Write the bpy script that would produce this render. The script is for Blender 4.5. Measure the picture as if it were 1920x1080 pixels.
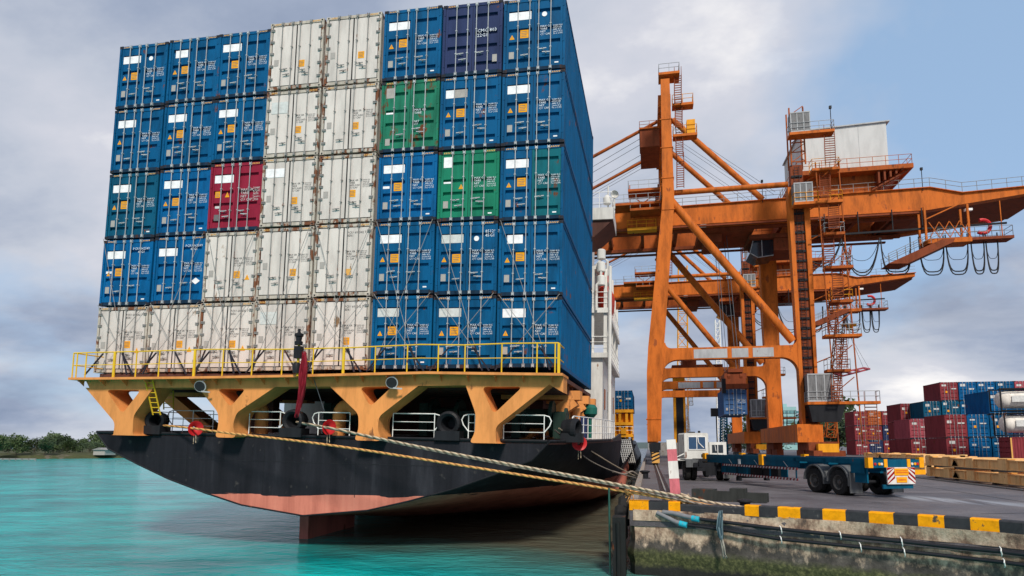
import bpy, math, random
from mathutils import Vector, Matrix
from mathutils.geometry import tessellate_polygon
R = math.radians
random.seed(7)
for o in list(bpy.data.objects):
    bpy.data.objects.remove(o)
sc = bpy.context.scene
COL = sc.collection

# ------------------------------------------------------------------ camera
FPX, CX, CY = 1192.0, 992.0, 694.0          # focal length and optical centre, in pixels of a 1920-wide picture
PITCH = math.atan((835 - CY) / FPX)
YAW = -math.atan((1216 - CX) / FPX * math.cos(PITCH))
CAM = Vector((0, 0, 3.9))                    # eye height above the water
def basis(yaw, pitch, roll):
    c, s = math.cos(yaw), math.sin(yaw); cp, sp = math.cos(pitch), math.sin(pitch); cr, sr = math.cos(roll), math.sin(roll)
    f = Vector((s*cp, c*cp, sp)); r = Vector((c, -s, 0)); u = r.cross(f)
    return cr*r + sr*u, -sr*r + cr*u, f
r_, u_, f_ = basis(YAW, PITCH, 0)
cam_d = bpy.data.cameras.new('camera'); cam = bpy.data.objects.new('camera', cam_d); COL.objects.link(cam)
M = Matrix.Identity(4)
for i in range(3):
    M[i][0], M[i][1], M[i][2] = r_[i], u_[i], -f_[i]
M.translation = CAM
cam.matrix_world = M
cam_d.sensor_width = 36; cam_d.lens = FPX / 1920 * 36
cam_d.shift_x = (960 - CX) / 1920; cam_d.shift_y = (CY - 540) / 1920
cam_d.clip_end = 6000; cam_d.clip_start = 0.1
sc.camera = cam

# ------------------------------------------------------------------ sun, sky, exposure
SUN_EL, SUN_AZ = 42, 160                     # degrees; azimuth clockwise from +Y
sd = Vector((math.sin(R(SUN_AZ))*math.cos(R(SUN_EL)), math.cos(R(SUN_AZ))*math.cos(R(SUN_EL)), math.sin(R(SUN_EL))))
sl = bpy.data.lights.new('sun', 'SUN'); sl.energy = 3.1; sl.angle = R(9); sl.color = (1, .93, .82)
so = bpy.data.objects.new('sun', sl); COL.objects.link(so)
so.rotation_euler = (-sd).to_track_quat('-Z', 'Y').to_euler()
W = bpy.data.worlds.new('World'); sc.world = W; W.use_nodes = True
nt = W.node_tree; nt.nodes.clear()
def N(t, typ, **kw):
    n = t.nodes.new(typ)
    for k, v in kw.items():
        if k.startswith('i_'):
            n.inputs[int(k[2:])].default_value = v
        else:
            setattr(n, k, v)
    return n
def L(t, a, b): t.links.new(a, b)
def ramp(t, src, pts, interp='LINEAR'):
    n = t.nodes.new('ShaderNodeValToRGB'); e = n.color_ramp.elements; n.color_ramp.interpolation = interp
    while len(e) < len(pts): e.new(0.5)
    for q, (p, c) in zip(e, pts):
        q.position = p; q.color = c if len(c) == 4 else (*c, 1)
    if src is not None: L(t, src, n.inputs[0])
    return n
def mixc(t, fac, a, b, blend='MIX'):
    n = t.nodes.new('ShaderNodeMix'); n.data_type = 'RGBA'; n.blend_type = blend
    for inp, v in ((0, fac), (6, a), (7, b)):
        if hasattr(v, 'links') or hasattr(v, 'is_linked'): L(t, v, n.inputs[inp])
        elif isinstance(v, (int, float)): n.inputs[inp].default_value = v
        else: n.inputs[inp].default_value = (*v, 1) if len(v) == 3 else v
    return n.outputs[2]
def math_n(t, op, a, b=None, clamp=False):
    n = t.nodes.new('ShaderNodeMath'); n.operation = op; n.use_clamp = clamp
    for i, v in enumerate((a, b)):
        if v is None: continue
        if isinstance(v, (int, float)): n.inputs[i].default_value = v
        else: L(t, v, n.inputs[i])
    return n.outputs[0]
sky = N(nt, 'ShaderNodeTexSky', sky_type='NISHITA', sun_disc=False, sun_elevation=R(SUN_EL), sun_rotation=R(SUN_AZ), air_density=1.0, dust_density=1.0, ozone_density=2.0)
tc = N(nt, 'ShaderNodeTexCoord'); sep = N(nt, 'ShaderNodeSeparateXYZ'); L(nt, tc.outputs['Generated'], sep.inputs[0])
zz = math_n(nt, 'ADD', math_n(nt, 'ABSOLUTE', sep.outputs[2]), 0.36)
comb = N(nt, 'ShaderNodeCombineXYZ')
L(nt, math_n(nt, 'DIVIDE', sep.outputs[0], zz), comb.inputs[0]); L(nt, math_n(nt, 'DIVIDE', sep.outputs[1], zz), comb.inputs[1])
n1 = N(nt, 'ShaderNodeTexNoise'); n1.inputs['Scale'].default_value = 1.1; n1.inputs['Detail'].default_value = 6; n1.inputs['Roughness'].default_value = .56; n1.inputs['Distortion'].default_value = .3
n2 = N(nt, 'ShaderNodeTexNoise'); n2.inputs['Scale'].default_value = 1.25; n2.inputs['Detail'].default_value = 7; n2.inputs['Roughness'].default_value = .56
mp1 = N(nt, 'ShaderNodeMapping'); mp1.inputs['Location'].default_value = (6.5, 1.4, 0); L(nt, comb.outputs[0], mp1.inputs[0])
mp2 = N(nt, 'ShaderNodeMapping'); mp2.inputs['Location'].default_value = (12.3, 2.2, 0); mp2.inputs['Scale'].default_value = (1, 1.3, 1); L(nt, comb.outputs[0], mp2.inputs[0])
L(nt, mp1.outputs[0], n1.inputs['Vector']); L(nt, mp2.outputs[0], n2.inputs['Vector'])
# a break in the cloud over the yard (a fixed direction of the sky)
def dirdot(az, el):
    v = N(nt, 'ShaderNodeVectorMath', operation='DOT_PRODUCT'); L(nt, tc.outputs['Generated'], v.inputs[0])
    v.inputs[1].default_value = (math.sin(R(az))*math.cos(R(el)), math.cos(R(az))*math.cos(R(el)), math.sin(R(el))); return v.outputs['Value']
gap = ramp(nt, dirdot(29, 34), [(.86, (0, 0, 0)), (.99, (1, 1, 1))]).outputs[0]
cover = math_n(nt, 'ADD', n1.outputs[0], math_n(nt, 'MULTIPLY', gap, -.20))
cmask = ramp(nt, cover, [(.27, (0, 0, 0)), (.46, (1, 1, 1))]).outputs[0]
shade = ramp(nt, n2.outputs[0], [(.34, (2.7, 3.4, 4.9)), (.44, (3.9, 4.6, 6.1)), (.54, (5.9, 6.4, 7.5)), (.64, (7.2, 7.4, 8.3)), (.74, (11.6, 11.3, 11.1))]).outputs[0]
low = ramp(nt, sep.outputs[2], [(.0, (1, 1, 1)), (.30, (0, 0, 0))]).outputs[0]
n3 = N(nt, 'ShaderNodeTexNoise'); n3.inputs['Scale'].default_value = 2.2; n3.inputs['Detail'].default_value = 5
mp3 = N(nt, 'ShaderNodeMapping'); mp3.inputs['Scale'].default_value = (1, 1, 6); L(nt, tc.outputs['Generated'], mp3.inputs[0]); L(nt, mp3.outputs[0], n3.inputs['Vector'])
glow = ramp(nt, n3.outputs[0], [(.44, (0, 0, 0)), (.62, (1, 1, 1))]).outputs[0]
shade2 = mixc(nt, math_n(nt, 'MULTIPLY', math_n(nt, 'MULTIPLY', glow, low), .4), shade, (11.5, 11.2, 10.8))
cl = mixc(nt, cmask, mixc(nt, .55, sky.outputs[0], (5.6, 8.2, 11.8)), shade2)
bg = N(nt, 'ShaderNodeBackground'); bg.inputs[1].default_value = 0.083; L(nt, cl, bg.inputs[0])
wo = N(nt, 'ShaderNodeOutputWorld'); L(nt, bg.outputs[0], wo.inputs[0])
sc.view_settings.view_transform = 'Standard'; sc.view_settings.look = 'None'; sc.view_settings.exposure = 0.12; sc.view_settings.gamma = 1

# ------------------------------------------------------------------ frames of reference
# The ship lies with a slight trim and heel: its own frame S (X to starboard, Y forward, Z up, origin = foot of the port-aft container).
SR = basis(-0.1884, 0.0955, 0.0179); ER = (r_, u_, f_)
CS = Vector((23.2107, -22.9037, -2.2688))
def m3(b):
    m = Matrix.Identity(3)
    for i in range(3):
        for k in range(3): m[i][k] = b[k][i]
    return m
A3 = m3(ER) @ m3(SR).transposed()
SHIP = A3.to_4x4(); SHIP.translation = CAM - A3 @ CS
EARTH = Matrix.Identity(4)
def _hit(b, C, x, y, ax, v):
    d = b[0]*(x-CX) - b[1]*(y-CY) + b[2]*FPX
    return C + d*((v-C[ax])/d[ax])
def SY(x, y, Y): return _hit(SR, CS, x, y, 1, Y)      # a point on the ship's cross plane Y
def SX(x, y, X): return _hit(SR, CS, x, y, 0, X)
def EY(x, y, Y): return _hit(ER, CAM, x, y, 1, Y)
def EZ(x, y, Z): return _hit(ER, CAM, x, y, 2, Z)
def EX(x, y, X): return _hit(ER, CAM, x, y, 0, X)
def s2e(p): return SHIP @ Vector(p)

# ------------------------------------------------------------------ mesh builder
class MB:
    def __init__(s): s.v = []; s.f = []; s.m = []; s.mi = 0; s.smooth = False
    def add(s, vs, fs):
        b = len(s.v); s.v += [Vector(p) for p in vs]; s.f += [tuple(b+i for i in f) for f in fs]; s.m += [s.mi]*len(fs); return s
    def box(s, x0, x1, y0, y1, z0, z1):
        return s.add([(x0,y0,z0),(x1,y0,z0),(x1,y1,z0),(x0,y1,z0),(x0,y0,z1),(x1,y0,z1),(x1,y1,z1),(x0,y1,z1)],
                     [(0,3,2,1),(4,5,6,7),(0,1,5,4),(1,2,6,5),(2,3,7,6),(3,0,4,7)])
    def beam(s, p, q, w, h=None, up=(0,0,1), w2=None, h2=None):
        p = Vector(p); q = Vector(q); h = h or w; w2 = w2 or w; h2 = h2 or h
        d = (q-p).normalized(); up = Vector(up)
        if abs(d.dot(up)) > .98: up = Vector((0,1,0))
        a = d.cross(up).normalized(); b = a.cross(d).normalized()
        vs = [p+a*i*w/2+b*j*h/2 for i, j in ((-1,-1),(1,-1),(1,1),(-1,1))] + [q+a*i*w2/2+b*j*h2/2 for i, j in ((-1,-1),(1,-1),(1,1),(-1,1))]
        return s.add(vs, [(0,1,2,3),(7,6,5,4),(0,4,5,1),(1,5,6,2),(2,6,7,3),(3,7,4,0)])
    def tube(s, pts, r, n=8, r2=None, caps=True):
        pts = [Vector(p) for p in pts]; r2 = r if r2 is None else r2; k = len(pts); vs = []
        a0 = None
        for i, p in enumerate(pts):
            d = (pts[min(i+1,k-1)] - pts[max(i-1,0)]).normalized()
            if a0 is None:
                up = Vector((0,0,1)) if abs(d.z) < .9 else Vector((0,1,0)); a = d.cross(up).normalized()
            else:
                a = (a0 - d*a0.dot(d)).normalized()
            a0 = a; b = d.cross(a); rr = r + (r2-r)*i/max(1,k-1)
            vs += [p + a*math.cos(2*math.pi*j/n)*rr + b*math.sin(2*math.pi*j/n)*rr for j in range(n)]
        fs = [(i*n+j, i*n+(j+1)%n, (i+1)*n+(j+1)%n, (i+1)*n+j) for i in range(k-1) for j in range(n)]
        if caps: fs += [tuple(range(n-1,-1,-1)), tuple(range((k-1)*n, k*n))]
        return s.add(vs, fs)
    def lathe(s, c, axis, prof, n=20):                # prof: (distance along axis, radius)
        c = Vector(c); d = Vector(axis).normalized(); up = Vector((0,0,1)) if abs(d.z) < .9 else Vector((0,1,0))
        a = d.cross(up).normalized(); b = d.cross(a); vs = []
        for t, r in prof: vs += [c + d*t + (a*math.cos(2*math.pi*j/n) + b*math.sin(2*math.pi*j/n))*r for j in range(n)]
        k = len(prof)
        return s.add(vs, [(i*n+j, i*n+(j+1)%n, (i+1)*n+(j+1)%n, (i+1)*n+j) for i in range(k-1) for j in range(n)])
    def prism(s, loops, y0, y1, conv=None):           # loops in (x, z) (first outer, others holes), extruded along y
        conv = conv or (lambda a, y, b: (a, y, b))
        flat = [p for lp in loops for p in lp]
        tris = tessellate_polygon([[Vector((p[0], p[1], 0)) for p in lp] for lp in loops])
        n = len(flat); b = len(s.v)
        s.v += [Vector(conv(p[0], y0, p[1])) for p in flat] + [Vector(conv(p[0], y1, p[1])) for p in flat]
        fs = [tuple(t) for t in tris] + [tuple(n+i for i in reversed(t)) for t in tris]
        o = 0
        for lp in loops:
            k = len(lp)
            fs += [(o+i, o+(i+1)%k, n+o+(i+1)%k, n+o+i) for i in range(k)]; o += k
        s.f += [tuple(b+i for i in f) for f in fs]; s.m += [s.mi]*len(fs); return s
    def mesh(s, name, mats, off=(0,0,0)):
        off = Vector(off); me = bpy.data.meshes.new(name)
        me.from_pydata([tuple(v-off) for v in s.v], [], s.f)
        for m in (mats if isinstance(mats, (list, tuple)) else [mats]): me.materials.append(m)
        if any(s.m): me.polygons.foreach_set('material_index', s.m)
        if s.smooth:
            me.polygons.foreach_set('use_smooth', [True]*len(me.polygons))
            try: me.set_sharp_from_angle(angle=R(38))
            except Exception: pass
        me.update(); return me
    def build(s, name, mats, parent=None, frame=None, loc=None, label=None):
        if parent is not None:
            off = OFF[parent.name]; o = bpy.data.objects.new(name, s.mesh(name, mats, off)); COL.objects.link(o); o.parent = parent; OFF[o.name] = off
        else:
            loc = Vector(loc) if loc is not None else Vector((0,0,0)); frame = frame or EARTH
            o = bpy.data.objects.new(name, s.mesh(name, mats, loc)); COL.objects.link(o)
            o.matrix_world = frame @ Matrix.Translation(loc); OFF[o.name] = loc
        if label: o['label'] = label
        return o
OFF = {}
def tag(o, label=None, cat=None, group=None, kind=None):
    if label: o['label'] = label
    if cat: o['category'] = cat
    if group: o['group'] = group
    if kind: o['kind'] = kind
    return o
def thing(name, label, cat, loc=(0,0,0), frame=None, group=None, rotz=0):
    o = bpy.data.objects.new(name, None); COL.objects.link(o); o.empty_display_size = .3
    o.matrix_world = (frame or EARTH) @ Matrix.Translation(Vector(loc)) @ Matrix.Rotation(rotz, 4, 'Z')
    OFF[o.name] = Vector(loc); return tag(o, label, cat, group)
def local_thing(*a, **k):                             # parts are given in the thing's own coordinates
    o = thing(*a, **k); OFF[o.name] = Vector((0,0,0)); return o
KIDS = {}
def copy_tree(o, parent=None):
    c = o.copy(); COL.objects.link(c)
    if parent is not None: c.parent = parent
    for ch in [x for x in COL.objects if x.parent == o]: copy_tree(ch, c)
    return c

# ------------------------------------------------------------------ materials
def paint(name, col, rough=.5, rust=0.0, dirt=.25, sc_=1.0, metal=0.0, bump=0.0, rustcol=(.16,.05,.02), streak=True, var=.06, spec=.12):
    m = bpy.data.materials.new(name); m.use_nodes = True; t = m.node_tree; p = t.nodes['Principled BSDF']
    p.inputs['Roughness'].default_value = rough; p.inputs['Metallic'].default_value = metal; p.inputs['Specular IOR Level'].default_value = spec
    co = N(t, 'ShaderNodeTexCoord'); oi = N(t, 'ShaderNodeObjectInfo')
    add = N(t, 'ShaderNodeVectorMath', operation='ADD'); mul = N(t, 'ShaderNodeVectorMath', operation='SCALE')
    L(t, oi.outputs['Location'], mul.inputs[0]); mul.inputs['Scale'].default_value = 1.37
    L(t, co.outputs['Object'], add.inputs[0]); L(t, mul.outputs[0], add.inputs[1])
    mp = N(t, 'ShaderNodeMapping'); mp.inputs['Scale'].default_value = (sc_, sc_, sc_*(.22 if streak else 1)); L(t, add.outputs[0], mp.inputs[0])
    n = N(t, 'ShaderNodeTexNoise'); n.inputs['Scale'].default_value = 2.4; n.inputs['Detail'].default_value = 8; n.inputs['Roughness'].default_value = .68; L(t, mp.outputs[0], n.inputs['Vector'])
    nb = N(t, 'ShaderNodeTexNoise'); nb.inputs['Scale'].default_value = 1.1*sc_; nb.inputs['Detail'].default_value = 5; nb.inputs['Roughness'].default_value = .6; L(t, add.outputs[0], nb.inputs['Vector'])
    d = ramp(t, n.outputs[0], [(.35, (1-dirt,)*3), (.55, (1,)*3), (.75, (1+dirt*.25,)*3)])
    c = mixc(t, 1.0, col, d.outputs[0], 'MULTIPLY')
    if var:
        v = N(t, 'ShaderNodeMapRange'); L(t, oi.outputs['Random'], v.inputs[0]); v.inputs[3].default_value = 1-var; v.inputs[4].default_value = 1+var
        hs = N(t, 'ShaderNodeHueSaturation'); L(t, c, hs.inputs['Color']); L(t, v.outputs[0], hs.inputs['Value']); c = hs.outputs[0]
    if rust > 0:
        mx = math_n(t, 'MULTIPLY', n.outputs[0], nb.outputs[0])
        th = .40 - .16*rust
        rm = ramp(t, mx, [(th-.015, (0,)*3), (th+.03, (1,)*3)])
        rc = ramp(t, nb.outputs[0], [(.3, (rustcol[0]*.5, rustcol[1]*.5, rustcol[2]*.5)), (.7, rustcol)])
        c = mixc(t, rm.outputs[0], c, rc.outputs[0])
    L(t, c, p.inputs['Base Color'])
    rr = N(t, 'ShaderNodeMapRange'); L(t, n.outputs[0], rr.inputs[0]); rr.inputs[3].default_value = max(.05, rough-.15); rr.inputs[4].default_value = min(1, rough+.2); L(t, rr.outputs[0], p.inputs['Roughness'])
    if bump:
        b = N(t, 'ShaderNodeBump'); b.inputs['Strength'].default_value = bump; b.inputs['Distance'].default_value = .02; L(t, n.outputs[0], b.inputs['Height']); L(t, b.outputs[0], p.inputs['Normal'])
    return m
def plain(name, col, rough=.5, metal=0.0, spec=.4):
    m = bpy.data.materials.new(name); m.use_nodes = True; t = m.node_tree; p = t.nodes['Principled BSDF']
    co = N(t, 'ShaderNodeTexCoord'); n = N(t, 'ShaderNodeTexNoise'); n.inputs['Scale'].default_value = 6; n.inputs['Detail'].default_value = 4; L(t, co.outputs['Object'], n.inputs['Vector'])
    d = ramp(t, n.outputs[0], [(.3, (.82,)*3), (.7, (1.06,)*3)])
    L(t, mixc(t, 1.0, col, d.outputs[0], 'MULTIPLY'), p.inputs['Base Color'])
    p.inputs['Roughness'].default_value = rough; p.inputs['Metallic'].default_value = metal; p.inputs['Specular IOR Level'].default_value = spec
    return m
MT = {}
MT['blue'] = paint('blue container paint', (.001,.095,.235), .6, .14, .38, .9)
MT['blue2'] = paint('brighter blue container paint', (.001,.112,.30), .6, .12, .38, .9)
MT['teal'] = paint('teal blue container paint', (.003,.09,.17), .6, .22, .35, .9)
MT['dull'] = paint('dull blue container paint', (.045,.11,.25), .6, .15, .3, .9)
MT['navy'] = paint('navy container paint', (.028,.042,.115), .5, .05, .25, .9)
MT['green'] = paint('green container paint', (.012,.20,.115), .5, .10, .30, .9)
MT['greenr'] = paint('rusty green container paint', (.02,.20,.12), .6, .62, .35, 1.1)
MT['tealrust'] = paint('rusty teal door paint', (.004,.12,.15), .6, .42, .4, 1.0)
MT['red'] = paint('crimson container paint', (.30,.018,.045), .5, .0, .25, .9)
MT['reefer'] = paint('off white reefer paint', (.70,.625,.58), .6, .10, .22, .8, rustcol=(.30,.17,.09))
MT['reeferframe'] = paint('rust stained reefer frame', (.55,.48,.41), .6, .78, .3, 1.6, rustcol=(.22,.085,.045))
MT['maroon'] = paint('maroon container paint', (.27,.045,.055), .6, .1, .3, .7)
MT['pinkred'] = paint('faded red container paint', (.42,.085,.11), .6, .1, .3, .7)
MT['orangec'] = paint('orange container paint', (.5,.12,.03), .6, .2, .3, .7)
MT['darkframe'] = paint('grimy dark frame steel', (.03,.032,.045), .7, .5, .3, 1.5, rustcol=(.12,.05,.03))
MT['galv'] = paint('galvanised lock rods', (.48,.49,.50), .4, .0, .3, 2, metal=.2)
MT['rodgrey'] = paint('grey lock rods', (.30,.29,.28), .5, .3, .3, 2)
MT['sillg'] = paint('grimy sill steel', (.012,.035,.07), .75, .45, .4, 1.6, rustcol=(.08,.04,.03))
MT['seal'] = plain('black door seal', (.012,.012,.015), .8)
MT['white'] = plain('white panel', (.97,.93,.94), .5)
MT['whitegrey'] = plain('greyed white panel', (.66,.66,.64), .5)
MT['label_orange'] = plain('orange yellow sticker', (.97,.40,.01), .7, spec=.15)
MT['plate'] = plain('beige grey data plate', (.42,.38,.35), .5)
MT['plated'] = plain('dark data plate', (.16,.15,.15), .5)
MT['txtw'] = plain('white lettering', (.80,.84,.9), .5)
MT['txtb'] = plain('black lettering', (.04,.04,.045), .5)
MT['haz'] = plain('yellow hazard paint', (.8,.42,.10), .6)
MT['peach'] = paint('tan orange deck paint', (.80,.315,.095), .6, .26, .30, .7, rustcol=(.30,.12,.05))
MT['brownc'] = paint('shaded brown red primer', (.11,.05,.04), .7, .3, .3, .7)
MT['hullred'] = paint('boot top', (.5,.17,.14), .6, .1, .3, .5)
MT['yellow'] = paint('yellow rail paint', (.80,.50,.03), .5, .12, .2, 2)
MT['whitep'] = paint('white ship paint', (.74,.72,.68), .5, .12, .2, 1, rustcol=(.3,.15,.08))
MT['railw'] = plain('white railing', (.92,.91,.88), .5)
MT['black'] = paint('black steel', (.02,.021,.025), .45, .05, .3, 1)
MT['dgreen'] = paint('dark green machinery', (.025,.05,.04), .5, .3, .3, 1)
MT['redg'] = plain('red rat guard', (.60,.015,.02), .45)
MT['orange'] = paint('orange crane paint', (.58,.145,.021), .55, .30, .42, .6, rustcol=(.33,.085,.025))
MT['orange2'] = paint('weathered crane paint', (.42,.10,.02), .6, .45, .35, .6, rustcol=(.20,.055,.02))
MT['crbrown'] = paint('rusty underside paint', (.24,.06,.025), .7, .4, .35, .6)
MT['cryel'] = paint('yellow orange crane rails', (.85,.36,.02), .5, .05, .2, 1)
MT['grey'] = paint('grey sheet steel', (.42,.43,.44), .4, .05, .2, 1)
MT['cabing'] = paint('grimy grey cabin panel', (.20,.20,.205), .5, .2, .4, 2)
MT['housew'] = paint('pale grey cladding', (.62,.62,.61), .55, .03, .14, .5)
MT['darkglass'] = plain('dark glass', (.02,.03,.04), .08, spec=.6)
MT['lens'] = plain('grey lamp glass', (.03,.033,.036), .85, spec=.05)
MT['blueglass'] = plain('blue tinted glass', (.02,.07,.16), .06, spec=.7)
MT['cable'] = plain('black cable', (.012,.012,.016), .5)
MT['wire'] = plain('steel wire', (.10,.11,.13), .5)
MT['tyre'] = paint('tyre rubber', (.028,.027,.027), .8, 0, .3, 3)
MT['rim'] = paint('dusty wheel rim', (.10,.095,.09), .6, .3, .3, 4)
MT['mud'] = paint('grey mudguard', (.13,.135,.14), .55, 0, .35, 2)
MT['chassis'] = paint('blue chassis paint', (.003,.095,.17), .5, .1, .3, 1)
MT['cabw'] = paint('white cab paint', (.75,.74,.70), .45, .08, .18, 1.2)
MT['pink'] = paint('faded red band', (.62,.17,.20), .6, .0, .3, 3)
MT['concrete'] = None
def rope_mat(name, col, dark):
    m = bpy.data.materials.new(name); m.use_nodes = True; t = m.node_tree; p = t.nodes['Principled BSDF']
    co = N(t, 'ShaderNodeTexCoord'); w = N(t, 'ShaderNodeTexWave'); w.inputs['Scale'].default_value = 3.2; w.inputs['Distortion'].default_value = 1.5; w.inputs['Detail'].default_value = 2; w.bands_direction = 'DIAGONAL'
    L(t, co.outputs['Object'], w.inputs['Vector'])
    n = N(t, 'ShaderNodeTexNoise'); n.inputs['Scale'].default_value = 3; L(t, co.outputs['Object'], n.inputs['Vector'])
    f = math_n(t, 'MULTIPLY', w.outputs['Fac'], math_n(t, 'ADD', n.outputs[0], .3))
    r = ramp(t, f, [(.1, dark), (.45, col)]); L(t, r.outputs[0], p.inputs['Base Color']); p.inputs['Roughness'].default_value = .9
    b = N(t, 'ShaderNodeBump'); b.inputs['Strength'].default_value = .8; b.inputs['Distance'].default_value = .02; L(t, w.outputs['Fac'], b.inputs['Height']); L(t, b.outputs[0], p.inputs['Normal'])
    return m
MT['ropeo'] = rope_mat('orange tan rope', (.72,.36,.11), (.35,.16,.05))
MT['ropew'] = rope_mat('pale weathered rope', (.60,.47,.33), (.24,.17,.11))
MT['roped'] = rope_mat('dirty grey rope', (.34,.28,.23), (.14,.11,.09))

# ------------------------------------------------------------------ lettering
_txt = {}
def text_mesh(body, size, mat, align='LEFT', spacing=1.0):
    key = (body, size, mat.name, align)
    if key in _txt: return _txt[key]
    cu = bpy.data.curves.new('lettering', 'FONT'); cu.body = body; cu.size = size; cu.align_x = align; cu.resolution_u = 1; cu.space_line = .95
    o = bpy.data.objects.new('lettering', cu); COL.objects.link(o)
    dg = bpy.context.evaluated_depsgraph_get(); me = bpy.data.meshes.new_from_object(o.evaluated_get(dg))
    bpy.data.objects.remove(o)
    me.materials.clear(); me.materials.append(mat); _txt[key] = me; return me
def text(name, body, size, mat, parent, loc, rot=(math.pi/2, 0, 0), align='LEFT'):
    o = bpy.data.objects.new(name, text_mesh(body, size, mat, align)); COL.objects.link(o); o.parent = parent
    o.location = Vector(loc) - OFF[parent.name]; o.rotation_euler = rot; OFF[o.name] = OFF[parent.name]; return o
# ------------------------------------------------------------------ shipping containers
CW = 2.44
def corr_side(mb, x, L_, z0, z1, d, n, inward):       # corrugated long side: trapezoidal waves along Y
    pts = []; p = (L_-.3)/n; y = .15
    for i in range(n):
        pts += [(y, 0), (y+p*.28, 0), (y+p*.5, 1), (y+p*.78, 1)]; y += p
    pts.append((y, 0))
    vs = []
    for yy, k in pts:
        for z in (z0, z1): vs.append((x+inward*(.008+d*k), yy, z))
    m = len(pts)
    mb.add(vs, [(2*i, 2*i+1, 2*i+3, 2*i+2) if inward > 0 else (2*i, 2*i+2, 2*i+3, 2*i+1) for i in range(m-1)])
CM = {}
def cont_meshes(kind, H, L_):
    key = (kind, round(H, 3), L_)
    if key in CM: return CM[key]
    reef = kind == 'reefer'
    pm = MT[kind]; fm = MT['reeferframe'] if reef else pm
    out = {}
    # corner posts, header, sill, rails and castings
    b = MB()
    pw = .10
    for x0, x1 in ((0, pw), (CW-pw, CW)):
        for y0, y1 in ((0, .12), (L_-.12, L_)): b.box(x0, x1, y0, y1, .118, H-.118)
    for y0, y1 in ((.01, .11), (L_-.11, L_-.01)):
        b.box(pw, CW-pw, y0, y1, H-.13, H-.01); b.mi = 1; b.box(pw, CW-pw, y0, y1, .02, .15); b.mi = 0
    for x0, x1 in ((.012, .08), (CW-.08, CW-.012)):
        b.box(x0, x1, .12, L_-.12, H-.09, H-.02); b.box(x0, x1, .12, L_-.12, .02, .17)
    out['frame'] = b.mesh('frame', [fm, fm if reef else MT['sillg']])
    b = MB()
    for x0, x1 in ((-.004, .165), (CW-.165, CW+.004)):
        for y0, y1 in ((-.006, .17), (L_-.17, L_+.006)):
            for z0, z1 in ((0, .118), (H-.118, H)): b.box(x0, x1, y0, y1, z0, z1)
    b.mi = 1
    for xc in (.085, CW-.085):
        for z in (.059, H-.059):
            b.box(xc-.035, xc+.035, -.009, 0, z-.03, z+.03)
    for z in (.059, H-.059): b.box(CW, CW+.008, .05, .12, z-.03, z+.03)
    out['corner_castings'] = b.mesh('corner_castings', [MT['darkframe'] if not reef else MT['reeferframe'], MT['seal']])
    # walls and roof
    b = MB()
    if reef:
        b.box(.03, CW-.03, .13, L_-.06, .17, H-.09)
    else:
        corr_side(b, .02, L_, .17, H-.09, .05, int(L_/.30), 1)
        corr_side(b, CW-.02, L_, .17, H-.09, .05, int(L_/.30), -1)
        b.add([(.02,.12,H-.03),(CW-.02,.12,H-.03),(CW-.02,L_-.12,H-.03),(.02,L_-.12,H-.03)], [(0,1,2,3)])
        b.add([(.02,.12,.05),(CW-.02,.12,.05),(CW-.02,L_-.12,.05),(.02,L_-.12,.05)], [(3,2,1,0)])
        b.add([(.02,L_-.05,.1),(CW-.02,L_-.05,.1),(CW-.02,L_-.05,H-.1),(.02,L_-.05,H-.1)], [(3,2,1,0)])
    out['body'] = b.mesh('body', MT[kind])
    # one door leaf each (x from, x to)
    zb, zt = .16, H-.14
    for nm, xa, xb in (('doorL', pw+.012, CW/2-.008), ('doorR', CW/2+.008, CW-pw-.012)):
        b = MB()
        if reef:
            b.mi = 1; b.box(xa, xb, .03, .10, zb, zt)
            b.mi = 0; b.box(xa+.022, xb-.022, .012, .04, zb+.025, zt-.025)
        else:
            # leaf border
            b.box(xa, xa+.09, .02, .08, zb, zt); b.box(xb-.09, xb, .02, .08, zb, zt)
            prof = [(zb, .03)]; hh = zt-zb
            for g in (.12, .385, .585, .86):
                zc = zb+g*hh
                prof += [(zc-.10, .03), (zc-.05, .115), (zc+.045, .115), (zc+.06, .03)]
            prof.append((zt, .03)); vs = []
            for z, y in prof: vs += [(xa+.09, y, z), (xb-.09, y, z)]
            b.add(vs, [(2*i, 2*i+1, 2*i+3, 2*i+2) for i in range(len(prof)-1)])
            b.mi = 1
            b.box(xa-.01, xa, .035, .09, zb-.008, zt+.008); b.box(xb, xb+.01, .035, .09, zb-.008, zt+.008)
            b.box(xa, xb, .035, .09, zb-.01, zb); b.box(xa, xb, .035, .09, zt, zt+.01)
        out[nm] = b.mesh('door', [MT[kind], MT['seal']])
    # hinges (reefer: proud grey blocks; dry: small lugs)
    for nm, s in (('hingeL', 0), ('hingeR', 1)):
        b = MB()
        for g in ((.93, .735, .54, .335, .12) if reef else (.9, .66, .36, .1)):
            z = zb+g*(zt-zb); w = .17 if reef else .06
            xs = (.045, .045+w) if s == 0 else (CW-.045-w, CW-.045)
            h = .045 if reef else .03
            if reef:
                b.box(*xs, -.03, .03, z-h, z-.01); b.box(*xs, -.03, .03, z+.01, z+h)
            else: b.box(*xs, -.012, .03, z-h, z+h)
        out[nm] = b.mesh('hinge', MT['rodgrey'] if reef else MT[kind])
    rm = MT['rodgrey'] if reef else MT['galv']
    b = MB(); r = .019
    b.smooth = True
    b.tube([(0, -.035, .05), (0, -.035, H-.05)], r, 6)
    b.smooth = False
    for z in (.06, H-.10):
        b.box(-.035, .035, -.062, .01, z-.03, z+.05)
        b.box(-.05, -.035, -.05, .01, z-.05, z+.09) ; b.box(.035, .05, -.05, .01, z-.05, z+.09)
    for g in (.3, .62): b.box(-.035, .035, -.06, .03, g*H-.02, g*H+.02)
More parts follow.
